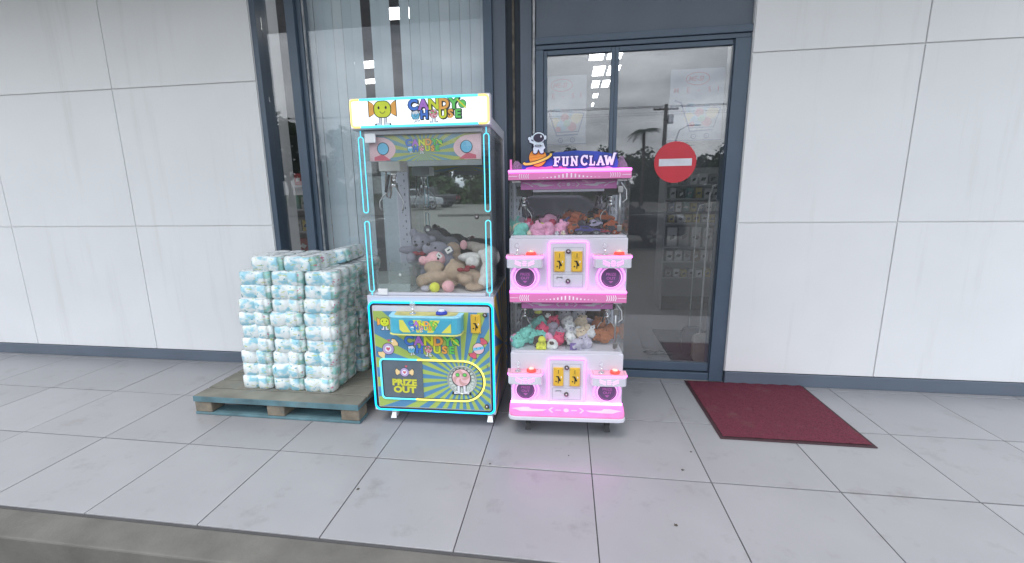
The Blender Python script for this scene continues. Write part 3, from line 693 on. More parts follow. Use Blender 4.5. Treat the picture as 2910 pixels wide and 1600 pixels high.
a = MB(); sweet(a, -.286, .697, .050, -.0135); a.build('sweet_emblem', ART, cm)
a = MB(); wrapped(a, -.274, .524, .072, -.0135, .75); heart(a, -.268, .578, .018, -.0135, 9); heart(a, -.247, .572, .013, -.0135, 1); a.build('heart_sweet_emblem', ART, cm)
a = MB(); wrapped(a, .296, .54, .068, -.0135, .95, True); a.build('pink_sweet_emblem', ART, cm)
a = MB(); wrapped(a, -.177, .373, .056, -.0165, 0); heart(a, -.165, .412, .016, -.0165, 9); a.build('heart_sweet_emblem', ART, cm)
# round vent with swirl sweet
v = MB(); v.lathe([(.0935, 0), (.0935, -.008), (.086, -.008), (.086, -.003)], (.188, -.0127, .335), 40, 0, 'y')
v.build('prize_ring', glass('ring_clear', (.95, .97, .97), 1.5, film=.3, filmcol=(.8, .84, .84)), cm)
v = MB(); v.disc(.188, .335, .0855, -.0155, -.0128, 0, 40)
v.build('prize_disc', pm('disc_grey', srgb(168, 186, 172), .4, 0, .1, 30), cm)
v = MB()
for k in range(20):
    a_ = 2 * PI * k / 20; v.poly(rp([(.062, -.006), (.08, -.006), (.08, .006), (.062, .006)], .188, .335, 1, a_), -.0175, -.0156)
v.build('disc_tooth', pm('tooth_grey', srgb(196, 206, 200), .4), cm)['kind'] = 'stuff'
a = MB(); swirl(a, .184, .350, .112, -.0185, tone=12); a.build('swirl_emblem', ART, cm)
g = MB()
for k in range(9): g.ell((.160 + k * .007, -.0165, .243 + .006 * abs(k - 4) / 4 * (abs(k - 4) > 2)), .0024, nu=6, nv=4)
g.build('led_dots', em('led_white', (1, 1, 1), .8), cm)['kind'] = 'stuff'
# control shelf
s1 = MB(); out = [(-.232, 0), (.21, 0), (.206, -.085), (.19, -.105), (.16, -.112), (-.16, -.112), (-.20, -.106), (-.222, -.088)]
SH = s1.polyz(out, .655, .752).build('control_shelf', pm('shelf_teal', srgb(80, 172, 198), .3), cm, bevel=.004)
SF = rays('shelf_sunburst', -.02, .55, 12, srgb(80, 172, 200), srgb(222, 222, 100))
MB().box(-.155, .155, -.1155, -.1125, .667, .742).build('shelf_front_print', SF, SH)
MB().polyz([(x * 1.02, y * 1.02) for x, y in out], .752, .764).build('shelf_rim', pm('rim_pale_cyan', srgb(150, 215, 235), .25), SH, bevel=.003)
MB().polyz([(x * 1.02, y * 1.02) for x, y in out], .645, .655).build('shelf_rim', pm('rim_pale_yellow', srgb(215, 215, 130), .25), SH, bevel=.003)
MB().polyz([(x * .88 - .002, y * .8 - .006) for x, y in out], .7642, .766).build('shelf_top_print', pm('top_print', srgb(200, 190, 110), .4, 0, .25, 20), SH)
logo('candy_logo', -.01, .706, .027, -.1162, cm, False)
def joystick(parent, x, y, z, s=1.0, name='joystick'):
    j = MB().lathe([(.024 * s, 0), (.022 * s, .003), (.01 * s, .006)], (x, y, z), 16).build(name, CHROME, parent)
    MB().tube([(x, y, z + .004), (x, y, z + .042 * s)], .0055 * s, 8).build('stick', CHROME, j)
    MB().ell((x, y, z + .062 * s), (.019 * s, .019 * s, .023 * s)).build('knob', glass('knob_clear', (.93, .93, .95), 1.5, film=.22, filmcol=(.85, .85, .88)), j)
    return j
joystick(cm, -.088, -.058, .766, .9)
def button(parent, x, y, z, mats, s=1.0):
    b = MB().lathe([(.036 * s, 0), (.036 * s, .012 * s), (.030 * s, .018 * s)], (x, y, z), 20).build('push_button', mats[0], parent)
    MB().lathe([(.022 * s, 0), (.021 * s, .008 * s), (.012 * s, .014 * s)], (x, y, z + .018 * s), 18).build('button_cap', mats[1], b)
button(cm, .088, -.058, .766, (pm('button_blue', (.03, .05, .45), .25), pm('cap_clear_white', (.7, .75, .8), .2)), .95)
def coin(parent, x0, x1, z0, z1, y):
    w, h = x1 - x0, z1 - z0; cx = (x0 + x1) / 2
    c = MB().box(x0, x1, y - .010, y, z0, z1).build('coin_mech', YELLOWP, parent, bevel=.002)
    MB().disc(cx, z0 + h * .80, w * .23, y - .013, y - .0102, 0, 18, h * .15).build('slot_plate', YELLOWP, c, bevel=.001)
    d = MB(); d.box(cx - .0016, cx + .0016, y - .0138, y - .0132, z0 + h * .70, z0 + h * .91); d.build('coin_slot', INK, c)
    d = MB(); yy = y - .012
    d.poly([(cx - w * .24, z0 + h * .55), (cx + w * .05, z0 + h * .55), (cx + w * .05, z0 + h * .51), (cx + w * .24, z0 + h * .33), (cx + w * .2, z0 + h * .27), (cx + w * .07, z0 + h * .30), (cx + w * .02, z0 + h * .15), (cx - w * .04, z0 + h * .15), (cx - w * .02, z0 + h * .38), (cx - w * .1, z0 + h * .5), (cx - w * .24, z0 + h * .51)], yy, y - .0102)
    d.disc(cx - w * .22, z0 + h * .26, w * .07, yy, y - .0102, 0, 8); d.build('return_lever', BLACK, c)
    MB().box(cx + w * .24, cx + w * .33, y - .013, y - .0102, z0 + h * .45, z0 + h * .54).build('indicator', WHITE2, c)
    for a_, b_ in ((.1, .06), (.9, .06), (.1, .94), (.9, .94)): MB().disc(x0 + w * a_, z0 + h * b_, .0022, y - .0115, y - .0102, 0, 8).build('screw', STEEL, c)
coin(cm, .254, .314, .640, .756, -.0128)
def lock(parent, x, z, y, r=.014):
    l = MB().lathe([(r, 0), (r, -.007), (r * .82, -.010)], (x, y, z), 20, 0, 'y').build('lock', pm('lock_bronze', (.10, .085, .08), .35, .7), parent)
    MB().lathe([(r * .5, 0), (r * .5, -.004)], (x, y - .0102, z), 14, 0, 'y').build('lock_core', STEEL, l)
lock(cm, .341, .753, -.0128); lock(cm, .340, .163, -.0128)
bx('door_latch', CHROME, cm, .3475, .3515, -.0165, -.0127, .415, .437)
# glass house
FRM = pm('frame_grey_enamel', (.40, .41, .44), .35)
bx('top_rail', FRM, cm, -.34, .345, .002, .03, 1.800, 1.8245, bevel=.003)
bx('bottom_rail', WHITE, cm, -.34, .345, .001, .03, .8635, .880, bevel=.003)
bx('roof', WHITE, cm, X0, X1, .02, DP + .01, 1.8262, 1.886, bevel=.004)
bx('inner_ceiling', pm('ceiling_grey', (.55, .56, .58), .6), cm, X0 + .01, X1 - .01, .04, DP, 1.800, 1.8255)
bx('play_floor', pm('floor_grey', (.66, .66, .68), .5), cm, X0 + .005, X1 - .005, .032, DP - .03, .8632, .868)
bx('front_pane', PANE, cm, -.335, .342, .012, .017, .8805, 1.7995)
for s_ in (-1, 1): bx('corner_pane', PANE, cm, *((X0 + .001, -.336) if s_ < 0 else (.343, X1 - .001)), .002, .006, .8628, 1.8258)
for s_ in (-1, 1):
    x = X0 + .0015 if s_ < 0 else X1 - .0065
    bx('side_pane', PANE, cm, x, x + .005, .0065, DP - .042, .8638, 1.8255)
PERF = pm('post_pale_blue', (.50, .52, .60), .45, 0, .04, 4); PERFD = pm('post_grey', (.26, .27, .32), .5)
for x0, mt_ in ((X0 + .012, PERF), (X1 - .10, PERFD)):
    p = bx('corner_post', mt_, cm, x0, x0 + .085, DP - .045, DP - .02, .8685, 1.7995, bevel=.004)
    for k in range(18):
        z = .93 + k * .048; bx('slot', INK, p, x0 + .052, x0 + .0575, DP - .0475, DP - .0455, z, z + (.018 if k % 2 else .008))
    for k in range(9):
        z = .95 + k * .096; bx('slot', INK, p, x0 + .028, x0 + .033, DP - .0475, DP - .0455, z, z + .007)
bx('back_mirror', MIRROR, cm, X0 + .100, X1 - .103, DP - .03, DP - .025, .8685, 1.7995)
bx('back_panel', WHITE, cm, X0, X1, DP - .019, DP, .8625, 1.8258)
for x, tops in ((-.356, 0), (.370, 1)):
    for z0, z1, st in ((1.362, 1.790, 1), (.886, 1.312, -1)):
        r = .0145; pts = [(x + r * math.cos(math.radians(a_)), z1 - r + r * math.sin(math.radians(a_))) for a_ in range(0, 181, 20)] + [(x + r * math.cos(math.radians(a_)), z0 + r + r * math.sin(math.radians(a_))) for a_ in range(180, 361, 20)]
        o = loop('neon_loop', CYAN2, pts, -.004, .0032)
        e = [(x, -.004, z1), (x, -.004, 1.824)] if st > 0 else [(x, -.004, z0), (x, -.004, .864)]
        MB().tube(e, .003, 6).build('neon_stem', CYAN2, o)
        MB().tube([(x_, .0008, z_) for x_, z_ in pts], .0036, 6, closed=True).build('loop_backing', FRM, o)  # backing added to keep the loop's rearward glow out of the mirror
bx('hinge_block', WHITE2, cm, -.333, -.270, -.006, .0115, 1.757, 1.808, bevel=.003); bx('hinge_block', WHITE2, cm, -.318, -.258, -.006, .0115, .866, .904, bevel=.003)
lock(cm, .303, 1.332, .0115, .013)
# banner inside the glass
bn = bx('inner_banner', BN, cm, -.325, .335, .030, .034, 1.655, 1.7985)
bx('banner_frame', pm('banner_frame_grey', (.25, .28, .28), .5), cm, -.10, .335, .030, .05, 1.625, 1.654)
for s_ in (-1, 1):
    a = MB(); cx = s_ * .30 + .005
    pts = [(.002 + (-.325 if s_ < 0 else .333), 1.657), (.002 + (-.325 if s_ < 0 else .333), 1.797)]
    arcp = [(cx - s_ * .13 * math.cos(math.radians(t_)), 1.722 + .075 * math.sin(math.radians(t_)) * 1.0) for t_ in range(60, -61, -12)]
    a.poly(pts[::1] + arcp if s_ > 0 else pts + arcp, .0285, .0298, 5)
    a.disc(cx - s_ * .055, 1.726, .036, .0272, .0284, 0, 20); a.disc(cx - s_ * .055, 1.726, .032, .0268, .0271, 4, 20)
    a.poly([(cx - s_ * .1, 1.66), (cx - s_ * .05, 1.695), (cx + s_ * .0, 1.68), (cx, 1.66)], .0275, .0283, 9)
    a.build('banner_swirl', ART, bn)
logo('candy_logo', .005, 1.736, .0335, .0285, bn, False)
# marquee light box
bx('marquee_box', WHITE, cm, -.40, .40, -.03, .0185, 1.8275, 1.995, bevel=.006)
bx('marquee_face', LITW, cm, -.392, .392, -.034, -.0305, 1.8355, 1.987)
WT = em('marquee_cyan', (.10, .75, .95), .55); WY = em('marquee_yellow', (1.0, .74, .22), .52)
R_ = rrect(-.388, .388, 1.8395, 1.983, .016)
for k, (p_, m_) in enumerate((([(-.335, 1.983), (.335, 1.983)], WT), ([(-.335, 1.8395), (.335, 1.8395)], WT),
      ([(.335, 1.983), (.372, 1.983), (.384, 1.979), (.388, 1.967), (.388, 1.856), (.384, 1.844), (.372, 1.8395), (.335, 1.8395)], WY),
      ([(-.335, 1.983), (-.372, 1.983), (-.384, 1.979), (-.388, 1.967), (-.388, 1.856), (-.384, 1.844), (-.372, 1.8395), (-.335, 1.8395)], WY))):
    MB().tube([(x, -.0365, z) for x, z in p_], .0062, 8).build('marquee_neon', m_, cm)
a = MB(); sweet(a, -.205, 1.930, .083, -.0355); a.build('sweet_emblem', ART, cm)
logo('candy_logo', .107, 1.916, .050, -.0355, cm)
# claw, cable and chute
def claw(parent, x, y, z, s=1.0, dark=False):
    c = MB().box(x - .07 * s, x + .07 * s, y - .07 * s, y + .07 * s, z, z + .065 * s).build('claw_carriage', pm('carriage_cream', (.84, .84, .80), .4) if not dark else BLACK, parent, bevel=.004)
    MB().lathe([(.02 * s, 0), (.02 * s, -.03 * s), (.012 * s, -.035 * s), (.012 * s, -.07 * s), (.024 * s, -.075 * s), (.024 * s, -.10 * s)], (x, y, z), 14).build('claw_motor', CHROME, c)
    for k in range(3):
        a_ = math.radians(200 + 120 * k); dx, dy = math.cos(a_), math.sin(a_)
        P_ = [(.02, -.08), (.045, -.13), (.075, -.155), (.098, -.19), (.10, -.225), (.085, -.25)]
        MB().tube([(x + dx * r * s, y + dy * r * s, z + h * s) for r, h in P_], [.0062 * s, .0062 * s, .0045 * s, .0034 * s, .0034 * s, .0045 * s], 8).build('prong', STEEL, c)
    MB().tube([(x - .022 * s, y - .025, z - .02 * s), (x - .05 * s, y - .03, z - .13 * s)], .009 * s, 8).build('claw_damper', BLACK, c)
    return c
cl = claw(cm, -.285, .30, 1.612, 1.0)
MB().tube([(-.335, .31, 1.66), (-.345, .30, 1.50), (-.335, .29, 1.455), (-.315, .29, 1.445), (-.305, .29, 1.48), (-.30, .30, 1.61)], .006, 8).build('claw_cable', pm('cable_taupe', (.23, .20, .17), .5), cm)
bx('gantry_beam', STEEL, cm, X0 + .02, X1 - .02, .36, .385, 1.70, 1.74); bx('gantry_beam', STEEL, cm, -.30, -.27, .06, .62, 1.745, 1.775)
CH = glass('chute_smoky', (.82, .86, .85), 1.5, film=.12, filmcol=(.55, .6, .58))
bx('chute_panel', CH, cm, -.335, -.128, .245, .249, .8685, 1.03); bx('chute_panel', CH, cm, -.127, -.123, .035, .249, .8685, 1.03); bx('chute_panel', CH, cm, -.335, -.1275, .034, .038, .8685, 1.005)
bx('chute_kerb', WHITE2, cm, -.333, -.129, .040, .046, .8685, .925)
MB().ell((-.185, .032, .985), .009).build('chute_stud', WHITE2, cm)
# castors
def castor(parent, x, y, top, m=None, r=.034):
    t_ = MB().box(x - .028, x + .028, y - .028, y + .028, top - .006, top - .0004).build('castor', STEEL, parent)
    w_ = MB().lathe([(r * .6, -.012), (r, -.010), (r, .010), (r * .6, .012)], (x, y + .008, r), 18, 0, 'x').build('castor_wheel', m or WHITE2, t_)
    MB().poly([(x - .017, top - .006), (x + .017, top - .006), (x + .017, r + .010), (x + .011, r - .006), (x - .011, r - .006), (x - .017, r + .010)], y - .034, y - .030).build('castor_fork', CHROME if not m else BLACK, t_)
    MB().add([(x - .013, y - .034, .046), (x + .013, y - .034, .046), (x + .019, y - .052, .014), (x - .019, y - .052, .014), (x - .013, y - .030, .043), (x + .013, y - .030, .043), (x + .019, y - .048, .009), (x - .019, y - .048, .009)], [(0, 3, 2, 1), (4, 5, 6, 7), (0, 1, 5, 4), (2, 3, 7, 6), (0, 4, 7, 3), (1, 2, 6, 5)]).build('brake_pedal', CHROME if not m else BLACK, t_)
for x in (-.30, .345):
    for y in (.115, .58): castor(cm, x, y, .0995)

# ------------------------------------------------------------ soft toys in the tall machine
FUR = {n: pm('fur_' + n, c, .95, 0, .12, 35, .6, 240) for n, c in (('grey', (.27, .27, .32)), ('dark', (.12, .125, .14)), ('brown', (.47, .35, .25)), ('white', (.80, .78, .74)), ('beige', (.50, .44, .38)), ('pink', (.86, .47, .50)), ('yellow', (.80, .82, .08)), ('mint', (.22, .62, .54)), ('rose', (.86, .40, .60)), ('red', (.74, .08, .18)), ('lilac', (.56, .52, .64)), ('cream', (.80, .66, .50)), ('rust', (.45, .17, .08)), ('choc', (.10, .06, .055)), ('snow', (.84, .84, .84)), ('mauve', (.40, .35, .43)), ('palegrey', (.54, .52, .58)))}
RIB = pm('ribbon_red', (.25, .02, .03), .6); EYE = pm('eye_black', (.012, .012, .014), .15); TAGM = pm('tag_white', (.75, .76, .72), .5)
def toy(name, label, fur, parts, cat='soft toy', group='soft toys heaped in the tall machine', eyes=(), nose=(), bows=(), tags=(), vox=.007, extra=()):
    """parts: ('e',centre,radii) or ('b',p,q,r) in machine-front coordinates; fused into one plush body"""
    allp = [Vector(p[1]) for p in parts]; c = sum(allp, Vector()) / len(allp)
    zmin = min(p[1][2] - (p[2][2] if p[0] == 'e' and isinstance(p[2], tuple) else p[2] if p[0] == 'e' else p[3]) for p in parts); c.z = zmin
    root = thing(name, label, cat, cw(*c), CR, group)
    mb = MB()
    for p in parts:
        if p[0] == 'e': mb.ell(Vector(p[1]) - c, p[2])
        else: mb.ellb(Vector(p[1]) - c, Vector(p[2]) - c, p[3])
    b = mb.build('plush_body', FUR[fur], root)
    rm = b.modifiers.new('remesh', 'REMESH'); rm.mode = 'VOXEL'; rm.voxel_size = vox; rm.use_smooth_shade = True
    sm_ = b.modifiers.new('smooth', 'SMOOTH'); sm_.factor = .5; sm_.iterations = 4
    for e in eyes: MB().ell(Vector(e[:3]) - c, e[3] if len(e) > 3 else .0075, nu=8, nv=6).build('eye', EYE, root)
    for e in nose: MB().ell(Vector(e) - c, (.013, .009, .010), nu=10, nv=6).build('nose', EYE, root)
    for e in bows:
        bb = MB(); p = Vector(e[:3]) - c; s_ = e[3]
        for d in (-1, 1): bb.ell(p + Vector((d * s_ * .9, 0, .1 * s_)), (s_, s_ * .35, s_ * .62), nu=10, nv=6)
        bb.ell(p, s_ * .35, nu=8, nv=6); bb.build('bow', RIB, root)
    for e in tags:
        p = Vector(e[:3]) - c; a_ = e[4]; s_ = e[3]
        q = MB().poly(rp([(-s_, -s_ * .8), (s_, -s_ * .8), (s_, s_ * .8), (-s_, s_ * .8)], p.x, p.z, 1, a_), p.y - .001, p.y).build('paper_tag', TAGM, root)
        MB().poly(rp([(-s_ * .45, -s_ * .2), (s_ * .45, -s_ * .2), (s_ * .45, s_ * .2), (-s_ * .45, s_ * .2)], p.x, p.z, 1, a_), p.y - .0018, p.y - .0011).build('print', INK, q)
    for e in extra: MB().ell(Vector(e[0]) - c, e[1]).build(e[2], FUR[e[3]], root)
    return root
toy('teddy_bear', 'grey teddy bear sitting upright with red bow beside the pale post', 'grey', [
    ('e', (-.985, 2.95, 1.142), (.070, .064, .066)), ('e', (-.985, 2.885, 1.120), (.036, .03, .03)), ('e', (-1.040, 2.96, 1.203), (.032, .02, .034)), ('e', (-.915, 2.96, 1.160), (.032, .02, .026)),
    ('e', (-.975, 2.95, 1.02), (.075, .065, .085)), ('b', (-1.02, 2.93, 1.085), (-1.13, 2.91, 1.092), .029), ('e', (-1.03, 2.85, 1.04), (.036, .034, .042)), ('b', (-1.0, 2.93, .98), (-1.03, 2.86, 1.03), .035), ('b', (-.93, 2.93, .98), (-.91, 2.87, .99), .035), ('e', (-.975, 2.95, .92), (.07, .06, .05))],
    eyes=[(-1.012, 2.888, 1.150), (-.955, 2.884, 1.150)], nose=[(-.995, 2.855, 1.130)], bows=[(-.985, 2.882, 1.066, .026)])
toy('teddy_bear', 'grey teddy bear leaning back with white square tag on its ear', 'grey', [
    ('e', (-.845, 2.85, 1.105), (.075, .06, .052)), ('e', (-.897, 2.80, 1.112), (.040, .034, .036)), ('e', (-.768, 2.85, 1.09), (.034, .026, .036)), ('e', (-.80, 2.86, 1.01), (.075, .07, .07)), ('e', (-.79, 2.86, .92), (.07, .06, .05))],
    eyes=[(-.845, 2.795, 1.118)], nose=[(-.888, 2.780, 1.143)], tags=[(-.757, 2.80, 1.103, .022, .55)], bows=[(-.90, 2.80, 1.052, .016)])
toy('teddy_bear', 'dark grey teddy bear behind the others seen from its back', 'dark', [
    ('e', (-.915, 3.04, 1.165), (.06, .045, .055)), ('e', (-.962, 3.03, 1.225), (.024, .018, .024)), ('e', (-.865, 3.03, 1.16), (.03, .02, .028)), ('e', (-.80, 3.02, 1.125), (.065, .05, .05)), ('b', (-.78, 3.0, 1.12), (-.72, 2.98, 1.11), .03), ('e', (-.85, 3.03, 1.0), (.09, .05, .10)), ('e', (-.85, 3.03, .91), (.08, .05, .04))], tags=[(-.945, 2.985, 1.222, .010, 0)])
toy('teddy_bear', 'tan brown teddy body wedged between the grey bears and the white one', 'brown', [
    ('e', (-.765, 2.96, 1.085), (.055, .045, .055)), ('e', (-.74, 2.95, .99), (.07, .06, .08)), ('e', (-.74, 2.95, .91), (.065, .055, .04))])
toy('teddy_bear', 'beige teddy lying at the back showing a pink paw', 'beige', [
    ('b', (-.70, 3.0, 1.115), (-.56, 3.0, 1.10), .032), ('b', (-.62, 2.95, 1.09), (-.50, 2.94, 1.095), .040), ('e', (-.56, 2.98, 1.0), (.10, .06, .08)), ('e', (-.56, 2.98, .91), (.10, .06, .04))],
    extra=[((-.690, 2.965, 1.118), (.026, .014, .034), 'paw_pad', 'pink')])
toy('teddy_bear', 'large white teddy bear slumped against the right side glass', 'white', [
    ('e', (-.475, 2.76, 1.065), (.062, .075, .070)), ('e', (-.45, 2.83, 1.05), (.03, .05, .05)), ('e', (-.485, 2.72, .955), (.055, .07, .085)), ('b', (-.54, 2.80, 1.06), (-.70, 2.86, 1.045), .034), ('e', (-.592, 2.755, 1.03), (.048, .04, .042)), ('e', (-.50, 2.68, .915), (.05, .05, .045)), ('e', (-.535, 2.78, 1.09), (.025, .02, .02))],
    eyes=[(-.428, 2.83, 1.062)], nose=[])
toy('teddy_bear', 'small pink teddy peeping over the brown bear with a white tag', 'pink', [
    ('e', (-.842, 2.78, 1.043), (.066, .055, .056)), ('e', (-.927, 2.775, 1.036), (.030, .022, .033)), ('e', (-.84, 2.79, .95), (.06, .05, .06)), ('e', (-.84, 2.79, .90), (.06, .05, .03))],
    eyes=[(-.812, 2.730, 1.055, .008)], nose=[], tags=[(-.805, 2.735, 1.076, .018, -.75)])
toy('teddy_bear', 'big brown teddy bear lying across the front with dark red ribbon', 'brown', [
    ('e', (-.690, 2.68, .985), (.072, .06, .062)), ('e', (-.705, 2.69, 1.048), (.020, .015, .018)), ('e', (-.835, 2.715, 1.0), (.070, .05, .045)), ('b', (-.75, 2.66, .955), (-.885, 2.645, .945), .044), ('e', (-.895, 2.64, .925), (.042, .04, .045)), ('b', (-.66, 2.70, .94), (-.53, 2.70, .925), .062), ('e', (-.611, 2.625, .944), (.050, .034, .032)), ('e', (-.557, 2.62, .894), (.062, .036, .024)), ('e', (-.75, 2.69, .91), (.08, .05, .035))],
    bows=[(-.625, 2.625, 1.0, .022), (-.588, 2.66, 1.012, .018)])
a = toy('toy_ball', 'bright yellow fluffy ball at the front edge of the tall machine', 'yellow', [('e', (-.798, 2.572, .900), (.034, .034, .033))], 'toy ball')
a = toy('toy_ball', 'pale pink plush egg shape beside the yellow ball', 'pink', [('e', (-.715, 2.580, .905), (.041, .036, .038))], 'toy ball')
a = toy('toy_egg', 'small grey plush lying behind the yellow ball on the floor of the machine', 'palegrey', [('e', (-.865, 2.60, .887), (.035, .03, .019))], 'toy')

# ============================================================ PINK FOUR PLAYER CLAW MACHINE
FO = Vector((.0105, 2.52, 0)); FRZ = math.radians(3.0)
fm = thing('mini_claw_machine', 'white and pink two tier mini claw machine with glowing pink strips', 'claw machine', FO, FRZ)
def fw(x, y, z): return FO + Matrix.Rotation(FRZ, 3, 'Z') @ (Vector((x, y, z)) - FO)
A0, A1, FD = -.334, .334, .46
PKIN = pm('band_white_print', (.90, .76, .86), .4)
def band(zb, zt):
    """pink header with chevrons and level bars, glowing strip along its top"""
    b = bx('header_band', PINKP, fm, A0 - .001, A1 + .001, -.018, .03, zb, zt - .014, bevel=.002)
    bx('neon_strip', PINK, fm, A0 - .001, A1 + .001, -.024, .03, zt - .0135, zt + .001, bevel=.004)
    p = MB(); zc = (zb + zt - .014) / 2; y0, y1 = -.0195, -.0181; h = zt - .014 - zb
    for s_ in (-1, 1):
        for k in range(5):
            x = s_ * (.268 - .012 * k); q = [(0, .24), (.35, .24), (.78, 0), (.35, -.24), (0, -.24), (.42, 0)]
            p.poly([(x + s_ * a_ * h * .26, zc + b_ * h * 1.3) for a_, b_ in q], y0, y1)
        p.box(min(s_ * .285, s_ * .332), max(s_ * .285, s_ * .332), y0, y1, zc - .0015, zc + .0015)
        for k, hh in enumerate((.024, .020, .014, .010, .0065, .0045, .0025, .0018)):
            x = s_ * (.012 + .0215 * k); w = .0042; p.box(x - w, x + w, y0, y1, zc - .011, zc - .011 + hh)
    p.build('header_print', PKIN, b)['kind'] = 'stuff'
def inner(zt):
    b = bx('inner_banner', PURP, fm, -.268, .268, .045, .049, zt - .052, zt - .002)
    p = MB(); y0, y1 = .0435, .0449; zc = zt - .026
    for s_ in (-1, 1):
        p.stroke([(s_ * .045, zc + .012), (s_ * .060, zc), (s_ * .045, zc - .012)][::1], .005, y0, y1)
        p.stroke([(s_ * .035, zc + .005), (s_ * .02, zc + .005)], .002, y0, y1); p.stroke([(s_ * .035, zc - .005), (s_ * .02, zc - .005)], .002, y0, y1)
        p.poly([(s_ * .075, zc - .002), (s_ * .13, zc - .010), (s_ * .16, zc - .010), (s_ * .17, zc - .002), (s_ * .21, zc + .004), (s_ * .20, zc + .010), (s_ * .155, zc + .010), (s_ * .145, zc + .002)], y0, y1)
        p.stroke([(s_ * .20, zc - .010), (s_ * .225, zc + .006), (s_ * .255, zc + .012)], .005, y0, y1)
    p.disc(0, zc, .010, y0, y1, 0, 16); p.build('banner_print', pm('banner_grey_print', (.52, .45, .55), .5), b)
    bx('banner_bottom', pm('lilac_rail', (.40, .38, .46), .5), fm, -.20, .20, .05, .07, zt - .066, zt - .053)
MAUVEP = pm('prize_disc_mauve', srgb(105, 82, 120), .3); MAUVEL = pm('prize_text', srgb(190, 110, 180), .5)
LINE = pm('panel_line', (.28, .28, .34), .5)
REDB = em('button_red_lit', (1.0, .08, .06), .4, (.8, .05, .04)); BCAP = pm('button_cap_cream', (.85, .72, .62), .25)
def cabinet(zb, zt):
    c = bx('cabinet', WHITE, fm, A0, A1, 0, FD, zb, zt, bevel=.005)
    # middle service panel
    z0, z1 = zb + .006, zb + .280
    MB().poly(rrect(-.104, .108, z0, z1, .014), -.0045, -.0004).build('service_panel', WHITE, c, bevel=.001)
    MB().tube([(x, -.006, z) for x, z in rrect(-.107, .111, z0 - .002, z1 + .003, .016)], .0042, 8, closed=True).build('neon_frame', PINK, c)
    for a_, b_ in ((zb + .110, zb + .250), (zb + .022, zb + .096)):
        MB().stroke([(-.082, a_), (.086, a_), (.086, b_), (-.082, b_)], .0016, -.0053, -.0046, 0, True).build('door_seam', LINE, c)
    coin(c, -.077, -.017, zb + .113, zb + .229, -.0048); coin(c, .020, .081, zb + .113, zb + .229, -.0048)
    lock(c, .002, zb + .229, -.0048, .0135); lock(c, .002, zb + .057, -.0048, .0135)
    d = MB(); d.box(-.062, -.030, -.0075, -.0049, zb + .078, zb + .081); d.box(-.062, -.059, -.0075, -.0049, zb + .071, zb + .0778); d.box(-.033, -.030, -.0075, -.0049, zb + .071, zb + .0778); d.build('drawer_handle', STEEL, c)
    for s_ in (-1, 1):
        cx = s_ * .2445; cz = zb + .078
        MB().lathe([(.0625, 0), (.0625, -.004), (.0565, -.006)], (cx, -.0004, cz), 36, 0, 'y').build('prize_rim', WHITE2, c)
        dd = MB().disc(cx, cz, .0562, -.0085, -.0065, 0, 36).build('prize_flap', MAUVEP, c)
        tt = MB(); put(tt, 'PRIZE', cx, cz + .012, .015, -.0092, 0, .03, 1.05); put(tt, 'OUT', cx, cz - .011, .015, -.0092, 0, .03, 1.1)
        tt.poly([(cx - .014, cz - .020), (cx + .014, cz - .020), (cx, cz - .034)], -.0095, -.0086)
        for a0 in (-60, 200):
            tt.stroke([(cx + .048 * math.cos(math.radians(a0 + t_)), cz + .048 * math.sin(math.radians(a0 + t_))) for t_ in range(0, 81, 16)], .0025, -.0094, -.0086)
        tt.build('flap_lettering', MAUVEL, dd)
        MB().tube([(cx + .057 * math.cos(t_ * PI / 20), -.0085, cz + .057 * math.sin(t_ * PI / 20)) for t_ in range(40)], .0013, 6, closed=True).build('flap_glow', PINKDIM, dd)
        MB().tube([(cx + .0775 * math.cos(t_ * PI / 22), -.004, cz + .0775 * math.sin(t_ * PI / 22)) for t_ in range(44)], .0036, 8, closed=True).build('neon_ring', PINK, c)
        # console box
        x0, x1 = cx - .102, cx + .102; zt_ = zb + .212; zb_ = zb + .142
        ol = [(x0, -.0008), (x1, -.0008), (x1 - .001, -.058), (x1 - .010, -.071), (x1 - .028, -.076), (x0 + .028, -.076), (x0 + .010, -.071), (x0 + .001, -.058)]
        k = MB().polyz(ol, zb_, zt_ - .014).build('console', WHITE, c, bevel=.004)
        MB().polyz([(cx + (x - cx) * 1.035, y * 1.04 if y < -.01 else y) for x, y in ol], zt_ - .0135, zt_ - .0015).build('console_glow', PINK, k, bevel=.003)
        MB().polyz([(cx + (x - cx) * 1.03, y * 1.03 if y < -.01 else y) for x, y in ol], zt_ - .0012, zt_ + .003).build('console_top', PINKL, k, bevel=.001)
        pr = MB()
        for e in ((x0 + .012, -.008, x0 + .012, -.066), (x1 - .012, -.008, x1 - .012, -.066), (x0 + .024, -.066, x1 - .024, -.066), (x0 + .024, -.010, x1 - .024, -.010)):
            pr.box(min(e[0], e[2]) - .0015, max(e[0], e[2]) + .0015, min(e[1], e[3]) - .0012, max(e[1], e[3]) + .0012, zt_ + .0031, zt_ + .0037)
        pr.box(cx + .015, cx + .075, -.022, -.014, zt_ + .0031, zt_ + .0037); pr.build('console_print', pm('console_print_rose', (.55, .30, .40), .5), k)
        joystick(k, cx - .042, -.040, zt_ + .0035, .78); button(k, cx + .036, -.040, zt_ + .0035, (REDB, BCAP), .80)
        f = MB(); zc = (zb_ + zt_ - .014) / 2
        for u, w_ in ((.011, .026), (.000, .032), (-.011, .026)): f.box(cx - w_ / 2 + .004, cx + w_ / 2 - .004, -.0785, -.0765, zc + u - .0022, zc + u + .0022)
        for d_ in (-1, 1):
            for j in (0, 1):
                za = zc + .011 - j * .013; f.poly([(cx + d_ * .020, za - .009), (cx + d_ * .052, za + .006), (cx + d_ * .055, za + .001), (cx + d_ * .022, za - .014)], -.0785, -.0765)
